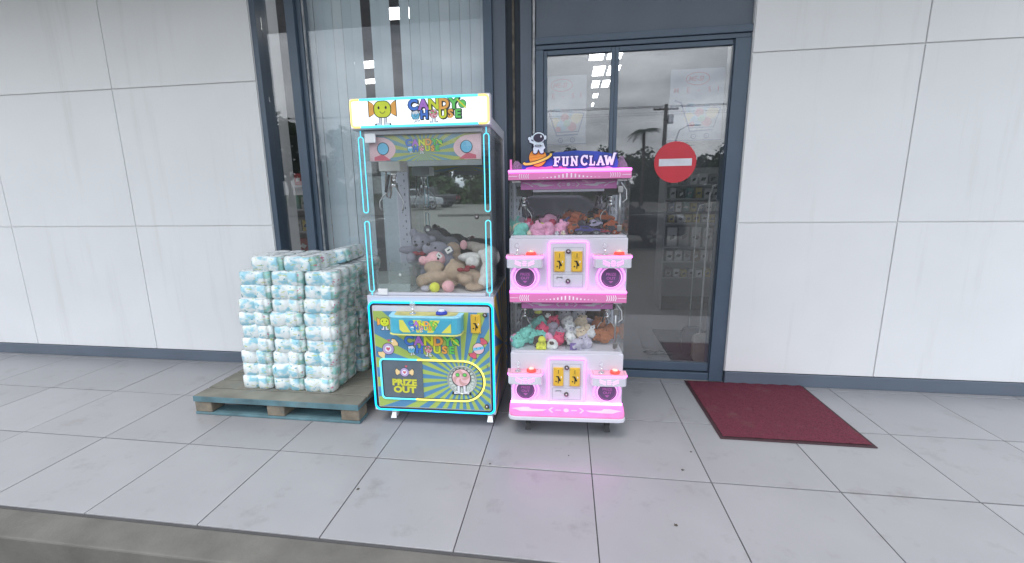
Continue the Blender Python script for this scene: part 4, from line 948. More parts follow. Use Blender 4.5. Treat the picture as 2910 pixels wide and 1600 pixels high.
        f.build('console_lamps', PINK if (s_ > 0) == (zb > .5) else PINKDIM, k)
def house(zb, zt):
    """glass toy box between zb and zt"""
    bx('play_floor', WHITE, fm, A0 + .008, A1 - .008, .006, FD - .02, zb + .0005, zb + .012)
    bx('sill_rail', WHITE, fm, A0 + .03, A1 - .03, .0005, .0055, zb + .0005, zb + .016)
    bx('front_pane', PANE, fm, A0 + .044, A1 - .044, .0065, .0105, zb + .0125, zt - .002)
    for s_ in (-1, 1):
        bx('corner_pane', PANE, fm, *((A0 + .001, A0 + .0435) if s_ < 0 else (A1 - .0435, A1 - .001)), .0065, .0105, zb + .0125, zt - .002)
        bx('side_pane', PANE, fm, *((A0 + .0005, A0 + .0045) if s_ < 0 else (A1 - .0045, A1 - .0005)), .011, FD - .06, zb + .0125, zt - .002)
        px0, px1 = (A0 + .008, A0 + .053) if s_ < 0 else (A1 - .053, A1 - .008)
        p = bx('corner_post', PERF, fm, px0, px1, FD - .06, FD - .03, zb + .0125, zt - .002, bevel=.002)
        for k in range(7):
            for xx in (.012, .030): bx('slot', INK, p, px0 + xx, px0 + xx + .0035, FD - .0625, FD - .0605, zb + .03 + k * .042, zb + .05 + k * .042)
        bx('top_clip', WHITE2, fm, *((A0 + .018, A0 + .065) if s_ < 0 else (A1 - .065, A1 - .018)), .0115, .03, zt - .012, zt - .003)
    bx('back_mirror', MIRROR2, fm, A0 + .055, A1 - .055, FD - .045, FD - .040, zb + .0125, zt - .002)
    bx('back_panel', WHITE, fm, A0, A1, FD - .029, FD, zb + .0005, zt - .0005)
    bx('divider', CLEAR, fm, -.004, 0, .02, FD - .07, zb + .0125, zb + .09)
    MB().tube([(.282, .012, zb + .03), (.282, .012, zt - .03)], .0055, 8).build('door_rod', STEEL, fm)
    for z in (zb + .035, zt - .075): bx('hinge', STEEL, fm, .270, .296, .002, .0115, z, z + .034, bevel=.002)
    MB().tube([(.29, .03, zt - .02), (.318, .03, zt - .06), (.322, .03, zt - .11), (.30, .03, zt - .13)], .003, 6).build('wire', WHITE2, fm)
    claw(fm, -.255, .18, zb + .235, .62, True); claw(fm, .255, .18, zb + .235, .62, True)
    bx('gantry_beam', BLACK, fm, A0 + .03, A1 - .03, .24, .26, zt - .05, zt - .03)
cabinet(.205, .520); house(.5205, .8365); band(.837, .905)
cabinet(.9052, 1.209); house(1.2095, 1.533); band(1.5335, 1.587)
bx('tier_floor', WHITE, fm, A0, A1, .031, FD, .8367, .9048); bx('roof', WHITE, fm, A0, A1, .031, FD, 1.5332, 1.580)
inner(.8365); inner(1.533)
# base tray
tr = [(A0 - .012, .03), (A1 + .012, .03), (A1 + .012, -.06), (A1 - .0, -.085), (A1 - .03, -.094), (A0 + .03, -.094), (A0 + .0, -.085), (A0 - .012, -.06)]
MB().polyz([(x, y if y < 0 else FD) for x, y in tr], .128, .152).build('base_tray', WHITE, fm, bevel=.004)
tp = MB(); a0 = [(A0 - .008, -.001), (A1 + .008, -.001), (A1 + .008, -.058), (A1 - .003, -.080), (A1 - .03, -.089), (A0 + .03, -.089), (A0 + .003, -.080), (A0 - .008, -.058)]
n = len(a0); zt1 = lambda y: .158 + (.038 * (y + .089) / .089)
tp.add([(x, y, zt1(y)) for x, y in a0] + [(x, y, .1525) for x, y in a0], [list(range(n)), list(range(2 * n - 1, n - 1, -1))] + [(i + n, (i + 1) % n + n, (i + 1) % n, i) for i in range(n)])
tp.f = [f[::-1] for f in tp.f]; tpo = tp.build('base_top', pm('base_pink', (.80, .24, .50), .35), fm)
pp = MB()
def onb(x, y): return (x, y, zt1(y) + .0012)
def bpoly(pts):
    k = len(pts); pp.add([onb(*p) for p in pts], [list(range(k))])
for s_ in (-1, 1):
    bpoly([(s_ * .33, -.042), (s_ * .26, -.030), (s_ * .225, -.030), (s_ * .21, -.042), (s_ * .115, -.044), (s_ * .14, -.056), (s_ * .21, -.060), (s_ * .275, -.060), (s_ * .30, -.050)])
    bpoly([(s_ * .075, -.030), (s_ * .088, -.030), (s_ * .108, -.046), (s_ * .088, -.064), (s_ * .075, -.064), (s_ * .094, -.046)]); bpoly([(s_ * .03, -.044), (s_ * .065, -.044), (s_ * .065, -.050), (s_ * .03, -.050)])
bpoly([(.016 * math.cos(t_ * PI / 9), -.047 + .013 * math.sin(t_ * PI / 9)) for t_ in range(18)]); pp.build('base_print', pm('base_print_pale', (.86, .55, .62), .4), tpo)
bx('neon_strip', em('neon_pink_base', (1.0, .12, .95), 5.0), fm, A0 - .002, A1 + .002, -.012, -.0008, .197, .2045 + .008, bevel=.003)
for x in (-.23, .255):
    for y in (.062, .38): castor(fm, x, y, .1275, BLACK, .038)
# top sign
GAL = pm('galaxy_print', (.10, .06, .34), .4, 0, .5, 9, detail=5)
cr_ = [n for n in GAL.node_tree.nodes if n.type == 'VALTORGB'][0].color_ramp
cr_.elements[0].color = (.015, .05, .28, 1); cr_.elements[1].color = (.07, .16, .58, 1); e = cr_.elements.new(.62); e.color = (.03, .07, .40, 1)
sg = MB().poly([(-.26, 1.588), (-.262, 1.612), (-.24, 1.638), (-.18, 1.66), (-.08, 1.682), (.04, 1.690), (.15, 1.684), (.225, 1.672), (.262, 1.655), (.272, 1.62), (.264, 1.588)], .045, .050).build('sign_board', GAL, fm)
MB().poly([(-.245, 1.5885), (-.235, 1.603), (-.18, 1.612), (-.13, 1.604), (-.08, 1.612), (-.02, 1.604), (.0, 1.588)], .0437, .0448).build('sign_cloud', pm('sign_rose', (.62, .16, .36), .4, 0, .3, 12), sg)
MB().poly([(.08, 1.5885), (.12, 1.601), (.18, 1.597), (.22, 1.604), (.25, 1.588)], .0437, .0448).build('sign_cloud', pm('sign_pink_cloud', (.60, .35, .62), .4, 0, .3, 12), sg)
for s_ in (-1, 1):
    q = [(s_ * .335, 1.588), (s_ * .30, 1.655 if s_ > 0 else 1.642), (s_ * .285, 1.655 if s_ > 0 else 1.642), (s_ * .255, 1.615), (s_ * .235, 1.588)]
    MB().poly(q, .062, .066).build('sign_wing', WING, fm)
bx('sign_bracket', PINKP, fm, -.330, -.318, .055, .075, 1.588, 1.650)
st_ = MB(); yl, dk = 0, 1
ST = pm('sign_letter_white', (.74, .84, .92), .4)
SLABS = {'F': [(.12, 0, .40, 1), (.0, .84, .86, 1), (.0, 0, .56, .15), (.40, .42, .66, .57), (.70, .62, .86, .84), (.60, .34, .70, .66)],
 'U': [(.10, .12, .36, 1), (.0, .85, .44, 1), (.60, .12, .84, 1), (.52, .85, .94, 1), (.18, .0, .76, .16)],
 'N': [(.08, 0, .30, 1), (.0, 0, .42, .14), (.0, .86, .34, 1), (.68, 0, .90, 1), (.56, .86, 1.0, 1), 'd'],
 'C': 'C', 'L': [(.10, 0, .38, 1), (.0, .86, .48, 1), (.0, 0, .86, .15), (.70, .15, .86, .42)],
 'A': 'A', 'W': 'W'}
def letter(mb, ch, x, z, w, h, y, m, grow=0.0):
    def R(a, b, c, d, j): mb.poly([(x + a * w - grow, z + b * h - grow), (x + c * w + grow, z + b * h - grow), (x + c * w + grow, z + d * h + grow), (x + a * w - grow, z + d * h + grow)], y - j * .00007, y + .0022, m)
    def Q(pts, j): mb.stroke([(x + a * w, z + b * h) for a, b in pts], .24 * w + 2 * grow, y - j * .00007, y + .0022, m)
    spec = SLABS[ch]
    if ch == 'C':
        Q([(.5 + .36 * math.cos(math.radians(t_)), .5 + .40 * math.sin(math.radians(t_))) for t_ in range(48, 315, 22)], 1); R(.74, .62, .88, .98, 3)
    elif ch == 'A': Q([(.16, .08), (.48, .92)], 1); Q([(.48, .92), (.82, .08)], 3); R(.2, .28, .8, .40, 5); R(-.04, 0, .34, .14, 6); R(.62, 0, 1.02, .14, 7)
    elif ch == 'W': Q([(.08, .9), (.28, .1)], 1); Q([(.28, .1), (.50, .8)], 3); Q([(.50, .8), (.72, .1)], 5); Q([(.72, .1), (.98, 1.12)], 7); R(-.10, .86, .26, 1.0, 9); R(.9, 1.1, 1.18, 1.25, 10)
    else:
        for j, q in enumerate(spec):
            if q == 'd': Q([(.16, .92), (.80, .08)], 8)
            else: R(*q, j)
lx = [(-.085, 'F', .043, .052), (-.039, 'U', .043, .052), (.010, 'N', .041, .053), (.064, 'C', .045, .058), (.112, 'L', .037, .053), (.153, 'A', .043, .052), (.197, 'W', .052, .053)]
for x, ch, w, h in lx: letter(st_, ch, x - .0, 1.607, w, h, .036, 0)
st_.build('sign_letters', ST, sg)
sd = MB()
for x, ch, w, h in lx: letter(sd, ch, x + .0015, 1.6055, w, h, .0395, 0, .005)
sd.build('letter_outline', pm('sign_navy', (.03, .03, .14), .4), sg)
# planet with astronaut
PO = pm('planet_orange', (.76, .34, .04), .4, 0, .15, 8); PLY = pm('planet_ring_yellow', (.80, .62, .10), .4); SUIT = pm('suit_white', (.68, .78, .86), .4); VIS = pm('visor_dark', (.03, .022, .05), .45); OUT = pm('outline_navy', (.022, .02, .05), .4); PO2 = pm('planet_orange_dark', (.66, .25, .03), .4)
em_ = bpy.data.objects.new('planet_emblem', None); COL.objects.link(em_); em_.parent = fm
pc = (-.172, 1.655)
MB().disc(*pc, .0525, .033, .037, 0, 30).build('planet_outline', OUT, em_)
p = MB(); p.disc(*pc, .048, .030, .0328, 0, 30)
for k in (-.6, -.3, 0.05, .35, .65):
    p.poly(rp([(-math.sqrt(1 - k * k) * .95, k - .04), (math.sqrt(1 - k * k) * .95, k - .04), (math.sqrt(1 - k * k) * .95, k + .05), (-math.sqrt(1 - k * k) * .95, k + .05)], pc[0], pc[1], .047, .12), .0292, .0299, 1)
p.build('planet', [PO, PO2], em_)
ring = [(pc[0] - .002 + .078 * math.cos(t_) * math.cos(.30) - .017 * math.sin(t_) * math.sin(.30), pc[1] - .006 + .078 * math.cos(t_) * math.sin(.30) + .017 * math.sin(t_) * math.cos(.30)) for t_ in [PI + i * PI / 14 for i in range(15)]]
p = MB(); p.stroke(ring, .020, .0275, .029, 1); p.stroke(ring, .012, .0262, .0274, 0); p.build('planet_ring', [PLY, OUT], em_)
def blob(mb, l, y, grow, m):
    for j, q in enumerate(l):
        if q[0] == 'd': mb.disc(q[1], q[2], q[3] + grow, y - j * .0001, y + .003, m, 18, (q[4] if len(q) > 4 else q[3]) + grow)
        else: mb.stroke(q[1], q[2] + 2 * grow, y - j * .0001, y + .003, m)
hc = (-.167, 1.760)
fig = [('d', hc[0], hc[1], .035, .029), ('d', -.169, 1.722, .026, .024), ('s', [(-.189, 1.732), (-.212, 1.741), (-.216, 1.755)], .012), ('d', -.217, 1.757, .009), ('s', [(-.146, 1.73), (-.137, 1.705)], .012), ('d', -.184, 1.700, .014, .016), ('d', -.152, 1.700, .014, .016), ('d', -.186, 1.686, .011, .009), ('d', -.150, 1.686, .011, .009)]
p = MB(); blob(p, fig, .025, .005, 0); p.build('astronaut_outline', OUT, em_)
p = MB(); blob(p, fig, .021, 0, 0); p.build('astronaut_suit', SUIT, em_)
p = MB(); p.disc(hc[0], hc[1] - .001, .029, .0172, .0185, 0, 22, .0225); p.build('astronaut_visor', VIS, em_)
p = MB(); p.disc(hc[0] + .013, hc[1] + .006, .0045, .0166, .0171, 0, 10, .006); p.build('visor_glint', PALE, em_)
p = MB(); p.stroke([(-.183, 1.722), (-.156, 1.722), (-.156, 1.712), (-.183, 1.712)], .0018, .0172, .0185, 0, True); p.stroke([(-.192, 1.717), (-.147, 1.717)], .0014, .0175, .0185, 0); p.build('chest_pack', OUT, em_)
p = MB()
for s_ in (-1, 1): p.disc(hc[0] + s_ * .036, hc[1], .006, .0178, .0195, 0, 12, .012)
p.build('helmet_ear', SUIT, em_)

# ------------------------------------------------------------ prizes in the pink machine
def floorz(up): return 1.2225 if up else .5335
def fluffy(x, y, z, r, fur, label, up, ears=True, face=None, name='plush_toy', hat=None):
    """small plush: round body, head, ears or paws"""
    g = 'prizes in the %s tier of the pink machine' % ('upper' if up else 'lower'); r *= 1.12
    base = max(z - r * 1.05, floorz(up)); t = thing(name, label, 'soft toy', fw(x, y, base), FRZ + rnd.uniform(-.5, .5), g)
    h = z - base; mb = MB(); rr = lambda: rnd.uniform(.9, 1.1)
    mb.ell((0, 0, h), (r * rr(), r * .9, r * .95)); mb.ell((r * .1, -r * .25, h + r * .62), (r * .72 * rr(), r * .62, r * .58))
    if ears:
        for d in (-1, 1): mb.ell((r * .1 + d * r * .52, -r * .1, h + r * 1.05), (r * .26, r * .2, r * .26), nu=8, nv=6)
    for d in (-1, 1): mb.ell((d * r * .62, -r * .55, h - r * .3), (r * .34, r * .38, r * .3), nu=8, nv=6)
    b = mb.build('plush_body', FUR[fur], t); b.modifiers.new('remesh', 'REMESH').mode = 'VOXEL'; b.modifiers['remesh'].voxel_size = max(.0028, r * .07); b.modifiers['remesh'].use_smooth_shade = True
    dsp = b.modifiers.new('fluff', 'DISPLACE'); dsp.texture = FTEX; dsp.strength = r * .26; dsp.mid_level = .5
    if face is not None:
        MB().ell((r * .1, -r * .72, h + r * .58), (r * .46, r * .26, r * .36), nu=10, nv=7).build('muzzle', FUR[face], t)
    for d in (-1, 1) if (face is not None or (not up and ears)) else (): MB().ell((r * .1 + d * r * .27, -r * .86, h + r * .74), r * .085, nu=6, nv=5).build('eye', EYE, t)
    if hat:
        MB().lathe([(r * .68, 0), (r * .66, r * .5), (r * .45, r * .85), (r * .1, r * .98)], (r * .1, -r * .2, h + r * .85), 14).build('hat', FUR[hat], t)
    return t
FTEX = bpy.data.textures.new('fluff', 'CLOUDS'); FTEX.noise_scale = .006
UP = [(-.300, 2.70, 1.255, .030, 'cream', 'cream plush squeezed in the left corner of the upper tier'), (-.282, 2.85, 1.262, .040, 'mint', 'mint green plush behind the other one in the upper left corner'),
 (-.262, 2.63, 1.243, .042, 'mint', 'mint green fluffy plush at the front left of the upper tier'), (-.245, 2.84, 1.268, .036, 'mauve', 'dusky mauve plush at the back above the red one'),
 (-.213, 2.79, 1.262, .034, 'red', 'red plush between pink ones at the left of the upper tier'), (-.228, 2.70, 1.252, .032, 'rose', 'small pink plush beside the front mint one'),
 (-.176, 2.78, 1.266, .032, 'choc', 'dark brown plush behind the yellow one'), (-.161, 2.70, 1.256, .026, 'yellow', 'yellow plush poking out above the large pink one'),
 (-.146, 2.86, 1.272, .040, 'rose', 'pink plush at the back middle of the upper left heap'), (-.168, 2.615, 1.240, .044, 'rose', 'large pink fluffy plush in the middle of the front row'), (-.108, 2.625, 1.240, .042, 'rose', 'pink fluffy plush right of the large one in the front row'),
 (-.068, 2.86, 1.284, .044, 'rose', 'pink plush highest at the back next to the clear divider'), (-.068, 2.77, 1.262, .034, 'red', 'red plush under the highest pink one near the divider'), (-.036, 2.65, 1.246, .042, 'rose', 'pink plush against the clear divider at the front')]
for i, u in enumerate(UP):
    o = fluffy(*u, True, i % 4 == 1); o.rotation_euler = (rnd.uniform(-.5, .5), rnd.uniform(-.5, .5), rnd.uniform(-1.5, 1.5))
for x, z, fur, lab in ((-.016, 1.232, 'cream', 'tiny cream doll face against the glass near the divider'), (-.212, 1.234, 'cream', 'tiny cream doll between the mint and pink plush'), (-.052, 1.230, 'palegrey', 'tiny pale doll with blue lying at the front glass')):
    fluffy(x, 2.575, z, .012, fur, lab, True, False, 'snow', 'small_doll')
OR = pm('truck_orange', (.36, .088, .032), .35, 0, .12, 30); DK = pm('truck_dark', (.04, .035, .05), .4); TBL = pm('truck_blue', (.055, .05, .22), .35); TRD = pm('truck_red', (.33, .03, .07), .35); TYE = pm('truck_yellow', (.62, .38, .06), .35); TLI = pm('truck_lilac', (.50, .45, .62), .4)
def truck(x, y, z, s, m1, m2, rot, label):
    """toy off roader: chassis, body, cab, cage bars, four fat wheels"""
    s *= .86
    t = thing('toy_truck', label, 'toy truck', fw(x, y, z), 0, 'toy vehicles in the upper right of the pink machine', rot)
    MB().box(-.5 * s, .5 * s, -.22 * s, .22 * s, .20 * s, .30 * s).build('chassis', DK, t, bevel=.02 * s)
    MB().poly([(-.55 * s, .3 * s), (.55 * s, .3 * s), (.58 * s, .46 * s), (.2 * s, .52 * s), (.05 * s, .75 * s), (-.3 * s, .75 * s), (-.36 * s, .54 * s), (-.56 * s, .5 * s)], -.24 * s, .24 * s).build('truck_body', m1, t, bevel=.03 * s)
    MB().box(-.27 * s, .04 * s, -.247 * s, .247 * s, .55 * s, .69 * s).build('side_window', DK, t)
    for k in range(3): MB().box(-.5 * s + k * .09 * s, -.46 * s + k * .09 * s, -.2 * s, .2 * s, .52 * s, .62 * s).build('cage_bar', m2, t)
    for a_ in (-.36, .36):
        for d in (-1, 1):
            w = MB().lathe([(.13 * s, -.09 * s), (.2 * s, -.07 * s), (.21 * s, 0), (.2 * s, .07 * s), (.13 * s, .09 * s)], (a_ * s, d * .31 * s, .2 * s), 14, 0, 'y').build('wheel', m2, t)
            MB().lathe([(.10 * s, -.095 * s), (.06 * s, -.10 * s), (.06 * s, .10 * s), (.10 * s, .095 * s)], (a_ * s, d * .31 * s, .2 * s), 10, 0, 'y').build('hub', STEEL, w)
    return t
for a_ in ((.022, 2.86, 1.285, .10, OR, OR, (.5, -.6, .9), 'rust orange toy truck tipped upright at the back next to the divider'), (.075, 2.74, 1.272, .125, OR, OR, (.2, -.35, 1.1), 'large rust orange toy truck with fat wheels left of centre'),
           (.052, 2.63, 1.224, .10, OR, OR, (0, .05, .35), 'rust orange toy truck showing a big wheel at the front glass'), (.10, 2.66, 1.240, .09, DK, OR, (.1, .2, -.4), 'dark toy truck with orange wheels in the middle of the heap'),
           (.232, 2.76, 1.270, .13, OR, DK, (.15, .12, .1), 'rust orange toy truck on top of the heap at the right'), (.268, 2.66, 1.235, .10, OR, OR, (.4, .2, .8), 'rust orange toy truck leaning by the hinge rod at the right'),
           (.125, 2.605, 1.222, .15, TBL, DK, (0, 0, .05), 'flat dark blue toy car lying along the front glass'), (.216, 2.61, 1.222, .09, TRD, DK, (0, 0, .1), 'dark red toy car at the front right'),
           (.270, 2.61, 1.222, .075, DK, OR, (0, 0, -.5), 'small black toy car with orange wheels at the front right corner'), (.182, 2.70, 1.245, .09, TLI, DK, (.2, -.2, .3), 'lilac toy truck under the yellow crane'),
           (.008, 2.79, 1.250, .10, TBL, TBL, (.6, .3, 1.3), 'dark blue toy truck standing on end by the divider'), (.30, 2.78, 1.225, .10, OR, TYE, (0, 0, .9), 'orange toy truck seen through the right side glass')):
    tk = truck(*a_)
    if a_[4] in (TBL, TRD) and a_[3] != .10: tk.scale = (1, 1, .5)
t = thing('toy_crane', 'yellow toy excavator perched on the heap of trucks', 'toy excavator', fw(.165, 2.78, 1.258), .3, None)
MB().box(-.03, .03, -.018, .018, 0, .012).build('track', DK, t, bevel=.004); MB().box(-.022, .018, -.016, .016, .0125, .036).build('cab', TYE, t, bevel=.003)
MB().tube([(.0, 0, .03), (-.03, 0, .052), (-.045, 0, .03)], .005, 6).build('boom', TYE, t); MB().poly([(-.01, .037), (.045, .050), (.046, .058), (-.012, .046)], -.015, .015).build('canopy', TYE, t, bevel=.001)
LO = [(-.163, 2.82, .655, .036, 'choc', 'brown plush with yellow hat at the back of the lower tier', None, 'yellow'), (-.098, 2.80, .660, .040, 'choc', 'black and white dog plush highest in the lower left heap', 'snow', None),
 (-.185, 2.80, .622, .042, 'mint', 'mint plush at the back under the yellow hat', None, None), (-.128, 2.77, .632, .038, 'mint', 'mint plush left of the red hat at the back', None, None), (-.062, 2.79, .636, .038, 'red', 'dark red plush beside the dog plush at the back', None, None), (-.112, 2.82, .640, .032, 'rose', 'pink plush under the dog plush', None, None),
 (-.070, 2.71, .615, .040, 'mauve', 'mauve grey plush near the middle divider, upper one', None, None), (-.150, 2.695, .612, .042, 'red', 'bright red plush in the middle of the lower left heap', None, None), (-.244, 2.66, .592, .044, 'mint', 'mint plush at the left with the claw above it', None, None),
 (-.204, 2.62, .585, .040, 'mint', 'mint plush in the second row of the lower tier', None, None), (-.120, 2.65, .585, .036, 'mint', 'mint plush below the bright red one', None, None), (-.262, 2.595, .568, .038, 'mint', 'mint plush low in the front left corner of the lower tier', None, None), (-.300, 2.61, .580, .026, 'rose', 'pink plush pressed to the left glass of the lower tier', None, None),
 (-.048, 2.665, .592, .038, 'mauve', 'mauve grey plush near the middle divider, lower one', None, None), (-.040, 2.61, .575, .034, 'red', 'dark red plush at the front by the clear divider', None, None), (-.093, 2.61, .582, .026, 'rose', 'small pink plush above the dog at the front', None, None),
 (-.139, 2.565, .552, .030, 'yellow', 'bright yellow plush cap at the front glass of the lower tier', None, 'yellow'), (-.142, 2.61, .572, .034, 'choc', 'brown plush behind the bright yellow cap', None, None), (-.072, 2.572, .555, .030, 'snow', 'black and white dog plush at the front of the lower tier', 'choc', None),
 (.022, 2.84, .645, .048, 'palegrey', 'grey plush at the back right of the divider, left of the pair', None, None), (.104, 2.85, .650, .048, 'palegrey', 'grey plush at the back right of the divider, right of the pair', None, None), (.020, 2.77, .636, .036, 'snow', 'white plush leaning under the grey pair', None, None), (.045, 2.74, .620, .036, 'snow', 'white plush in the upper middle of the white heap', None, None),
 (.030, 2.69, .606, .036, 'snow', 'white plush beside the divider with grey nose', 'palegrey', None), (.075, 2.68, .598, .036, 'snow', 'white plush next to the cream ones', None, None), (.038, 2.64, .588, .032, 'snow', 'white plush low beside the divider', None, None),
 (.105, 2.77, .640, .036, 'cream', 'cream curly plush topmost of the cream ones', None, None), (.128, 2.71, .618, .036, 'cream', 'cream curly plush in the middle of the cream ones', None, None), (.122, 2.66, .596, .034, 'cream', 'cream curly plush lowest of the cream ones', None, None), (.174, 2.66, .606, .032, 'snow', 'white faced plush beside the brown teddies', None, None),
 (.062, 2.580, .565, .034, 'lilac', 'pale lilac plush in a clear bag at the front, left one', None, None), (.143, 2.585, .566, .036, 'lilac', 'pale lilac plush in a clear bag at the front, right one', None, None), (.228, 2.76, .622, .042, 'rust', 'rust brown teddy highest in the lower right corner', None, None), (.270, 2.71, .610, .040, 'rust', 'rust brown teddy against the right glass', None, None), (.224, 2.69, .592, .036, 'rust', 'rust brown teddy in the middle of the lower right heap', None, None), (.262, 2.65, .585, .038, 'rust', 'rust brown teddy lowest in the lower right heap', None, None), (.305, 2.73, .600, .034, 'rust', 'rust brown teddy squeezed in the right corner', None, None)]
for i, (x, y, z, r, fur, lab, face, hat) in enumerate(LO):
    o = fluffy(x, y, z, r, fur, lab, False, i % 3 != 0, face, 'plush_toy', hat)
    if not hat and not face: o.rotation_euler = (rnd.uniform(-.5, .4), rnd.uniform(-.5, .5), rnd.uniform(-1.0, 1.0))
g = bx('bag_print', pm('bag_violet', (.20, .12, .38), .4), None, -.02, .02, -.002, .002, 0, .042); g.location = fw(.052, 2.546, .5345); tag(g, 'violet printed card in the clear bag at the front of the lower tier', 'card'); g.name = 'printed_card'
for k in range(4): pass

# ============================================================ LITTER ON THE TILES
LEAF = pm('leaf_litter', (.07, .06, .045), .9)
for i, (x, y, s_, lab) in enumerate(((-1.03, 1.86, .014, 'dry leaf scrap on the left front tile'), (-.40, 2.15, .009, 'dark grit speck on the tile below the tall machine'), (.72, 2.40, .009, 'dark speck on the tile in front of the red mat'), (.63, 2.22, .014, 'grey gum blob on the tile right of the pink machine'), (.50, 1.80, .016, 'small star shaped dry leaf on the right front tile'), (.03, 2.28, .006, 'tiny dark speck below the pink machine'))):
    s_ *= .7
    pts = [(s_ * (1 if k % 2 else .5) * math.cos(k * PI / 5 + i) * rnd.uniform(.6, 1.1), s_ * (1 if k % 2 else .5) * math.sin(k * PI / 5 + i) * rnd.uniform(.6, 1.1)) for k in range(10)]
    o = MB().polyz(pts, .0008, .0035).build('leaf_scrap', LEAF, None, (x, y, 0)); tag(o, lab, 'litter')

# ============================================================ WHAT THE GLASS REFLECTS: car park behind the camera
def car(label, cat, x, y, rz, paint, kind):
    z = gz(y); t = thing('parked_car' if kind != 'pickup' else 'pickup_truck', label, cat, (x, y, z), rz)
    GL_ = pm('car_window', (.015, .018, .02), .05, 0, .0); TY = pm('tyre_rubber', (.02, .02, .02), .8); HL = pm('headlight_lens', (.6, .62, .65), .08, .3)
    if kind == 'pickup':
        L, W_, prof = 5.3, .93, [(-2.6, .45), (2.6, .45), (2.66, .75), (2.6, 1.02), (1.2, 1.12), (-2.6, 1.1)]
        roof = [(-.75, 1.1), (1.15, 1.12), (.45, 1.78), (-.55, 1.82)]; wx = (1.62, -1.55); r = .40
    elif kind == 'suv':
        L, W_, prof = 4.6, .91, [(-2.28, .42), (2.25, .38), (2.32, .62), (2.22, .95), (1.1, 1.08), (-2.3, 1.05)]
        roof = [(-2.26, 1.04), (1.2, 1.07), (.35, 1.66), (-1.9, 1.70)]; wx = (1.4, -1.38); r = .36
    else:
        L, W_, prof = 4.3, .88, [(-2.1, .34), (2.1, .32), (2.16, .55), (2.02, .82), (.9, .95), (-2.1, .96)]
        roof = [(-1.95, .95), (1.05, .95), (.2, 1.44), (-1.2, 1.46)]; wx = (1.32, -1.3); r = .32
    MB().poly(prof, -W_, W_).build('car_body', paint, t, bevel=.09, segs=3)
    c = MB(); k = len(roof); wi = W_ * .80
    c.add([(roof[i][0], s_ * (W_ * .97 if i < 2 else wi), roof[i][1]) for s_ in (-1, 1) for i in range(4)], [(0, 1, 2, 3), (7, 6, 5, 4), (1, 5, 6, 2), (0, 3, 7, 4), (3, 2, 6, 7)]); c.build('cabin', paint, t, bevel=.05, segs=2)
    for s_ in (-1, 1):
        def Pn(u, v):
            xa = roof[0][0] + (roof[1][0] - roof[0][0]) * u; xb = roof[3][0] + (roof[2][0] - roof[3][0]) * u
            za = roof[0][1] + (roof[1][1] - roof[0][1]) * u; zb = roof[3][1] + (roof[2][1] - roof[3][1]) * u
            return (xa + (xb - xa) * v, s_ * (W_ * .97 + (wi - W_ * .97) * v + .012), za + (zb - za) * v)
        for u0, u1 in ((.07, .48), (.52, .92)):
            w = MB().add([Pn(u0, .12), Pn(u1, .12), Pn(u1, .86), Pn(u0, .86)], [(0, 1, 2, 3) if s_ < 0 else (3, 2, 1, 0)]).build('side_window', GL_, t)
        for X in wx:
            w = MB().lathe([(r * .62, -.11), (r, -.10), (r, .10), (r * .62, .11)], (X, s_ * (W_ - .06), r), 24, 0, 'y').build('wheel', TY, t)
            q = MB(); q.lathe([(r * .62, -.008), (r * .58, .0)], (X, s_ * (W_ + .055), r), 20, 1, 'y')
            for j in range(6): q.poly(rp([(.06, -.03), (r * .58, -.045), (r * .58, .045), (.06, .03)], X, r, 1, j * PI / 3), s_ * (W_ + .07) - .008, s_ * (W_ + .07) + .008, 0)
            q.build('rim', [CHROME, DK], w)
        MB().box(L / 2 - .25, L / 2 - .02, s_ * W_ * .58 - .16, s_ * W_ * .58 + .16, .66, .84).build('headlight', HL, t, bevel=.03)
        MB().box(-L / 2 - .01, -L / 2 + .12, s_ * W_ * .82 - .08, s_ * W_ * .82 + .08, .72, .98).build('tail_light', TRD, t, bevel=.02)
        MB().box(roof[1][0] - .12, roof[1][0], s_ * (W_ + .10) - .09, s_ * (W_ + .10) + .09, roof[1][1] - .02, roof[1][1] + .13).build('wing_mirror', paint, t, bevel=.03)
        MB().box(-L / 2 + .35, L / 2 - .5, s_ * (W_ + .004) - .004, s_ * (W_ + .004) + .004, .90 if kind == 'hatch' else .62, .915 if kind == 'hatch' else .66).build('side_trim', CHROME if kind == 'hatch' else DK, t)
    MB().add([(roof[1][0] - .06, -wi * 1.08, roof[1][1] + .08), (roof[1][0] - .06, wi * 1.08, roof[1][1] + .08), (roof[2][0] + .05, wi * .97, roof[2][1] - .06), (roof[2][0] + .05, -wi * .97, roof[2][1] - .06)], [(0, 1, 2, 3)]).build('windscreen', GL_, t).location = (.03, 0, .02)
    MB().box(L / 2 - .06, L / 2 + .025, -.5, .5, .50, .78).build('grille', DK, t, bevel=.02)
    MB().box(L / 2 + .026, L / 2 + .034, -.24, .24, .44, .54).build('number_plate', WHITE2, t)
    if kind == 'pickup': MB().box(-2.5, -.85, -.78, .78, 1.105, 1.13).build('bed_liner', DK, t)
    return t
car('silver estate car parked across the lot, mirrored in the tall machine', 'car', -10.6, -29.5, -.25, pm('paint_silver', (.42, .43, .45), .25, .6, .02), 'suv')
car('black pickup parked behind the silver car, mirrored in the tall machine', 'pickup', -10.4, -33.6, PI, pm('paint_black', (.015, .015, .018), .2, 0, .02, coat=.5), 'pickup')
car('dark hatchback parked close behind the camera, mirrored in the pink machine', 'car', 1.15, -6.6, .10, pm('paint_dark', (.02, .02, .026), .2, 0, .02, coat=.5), 'hatch')
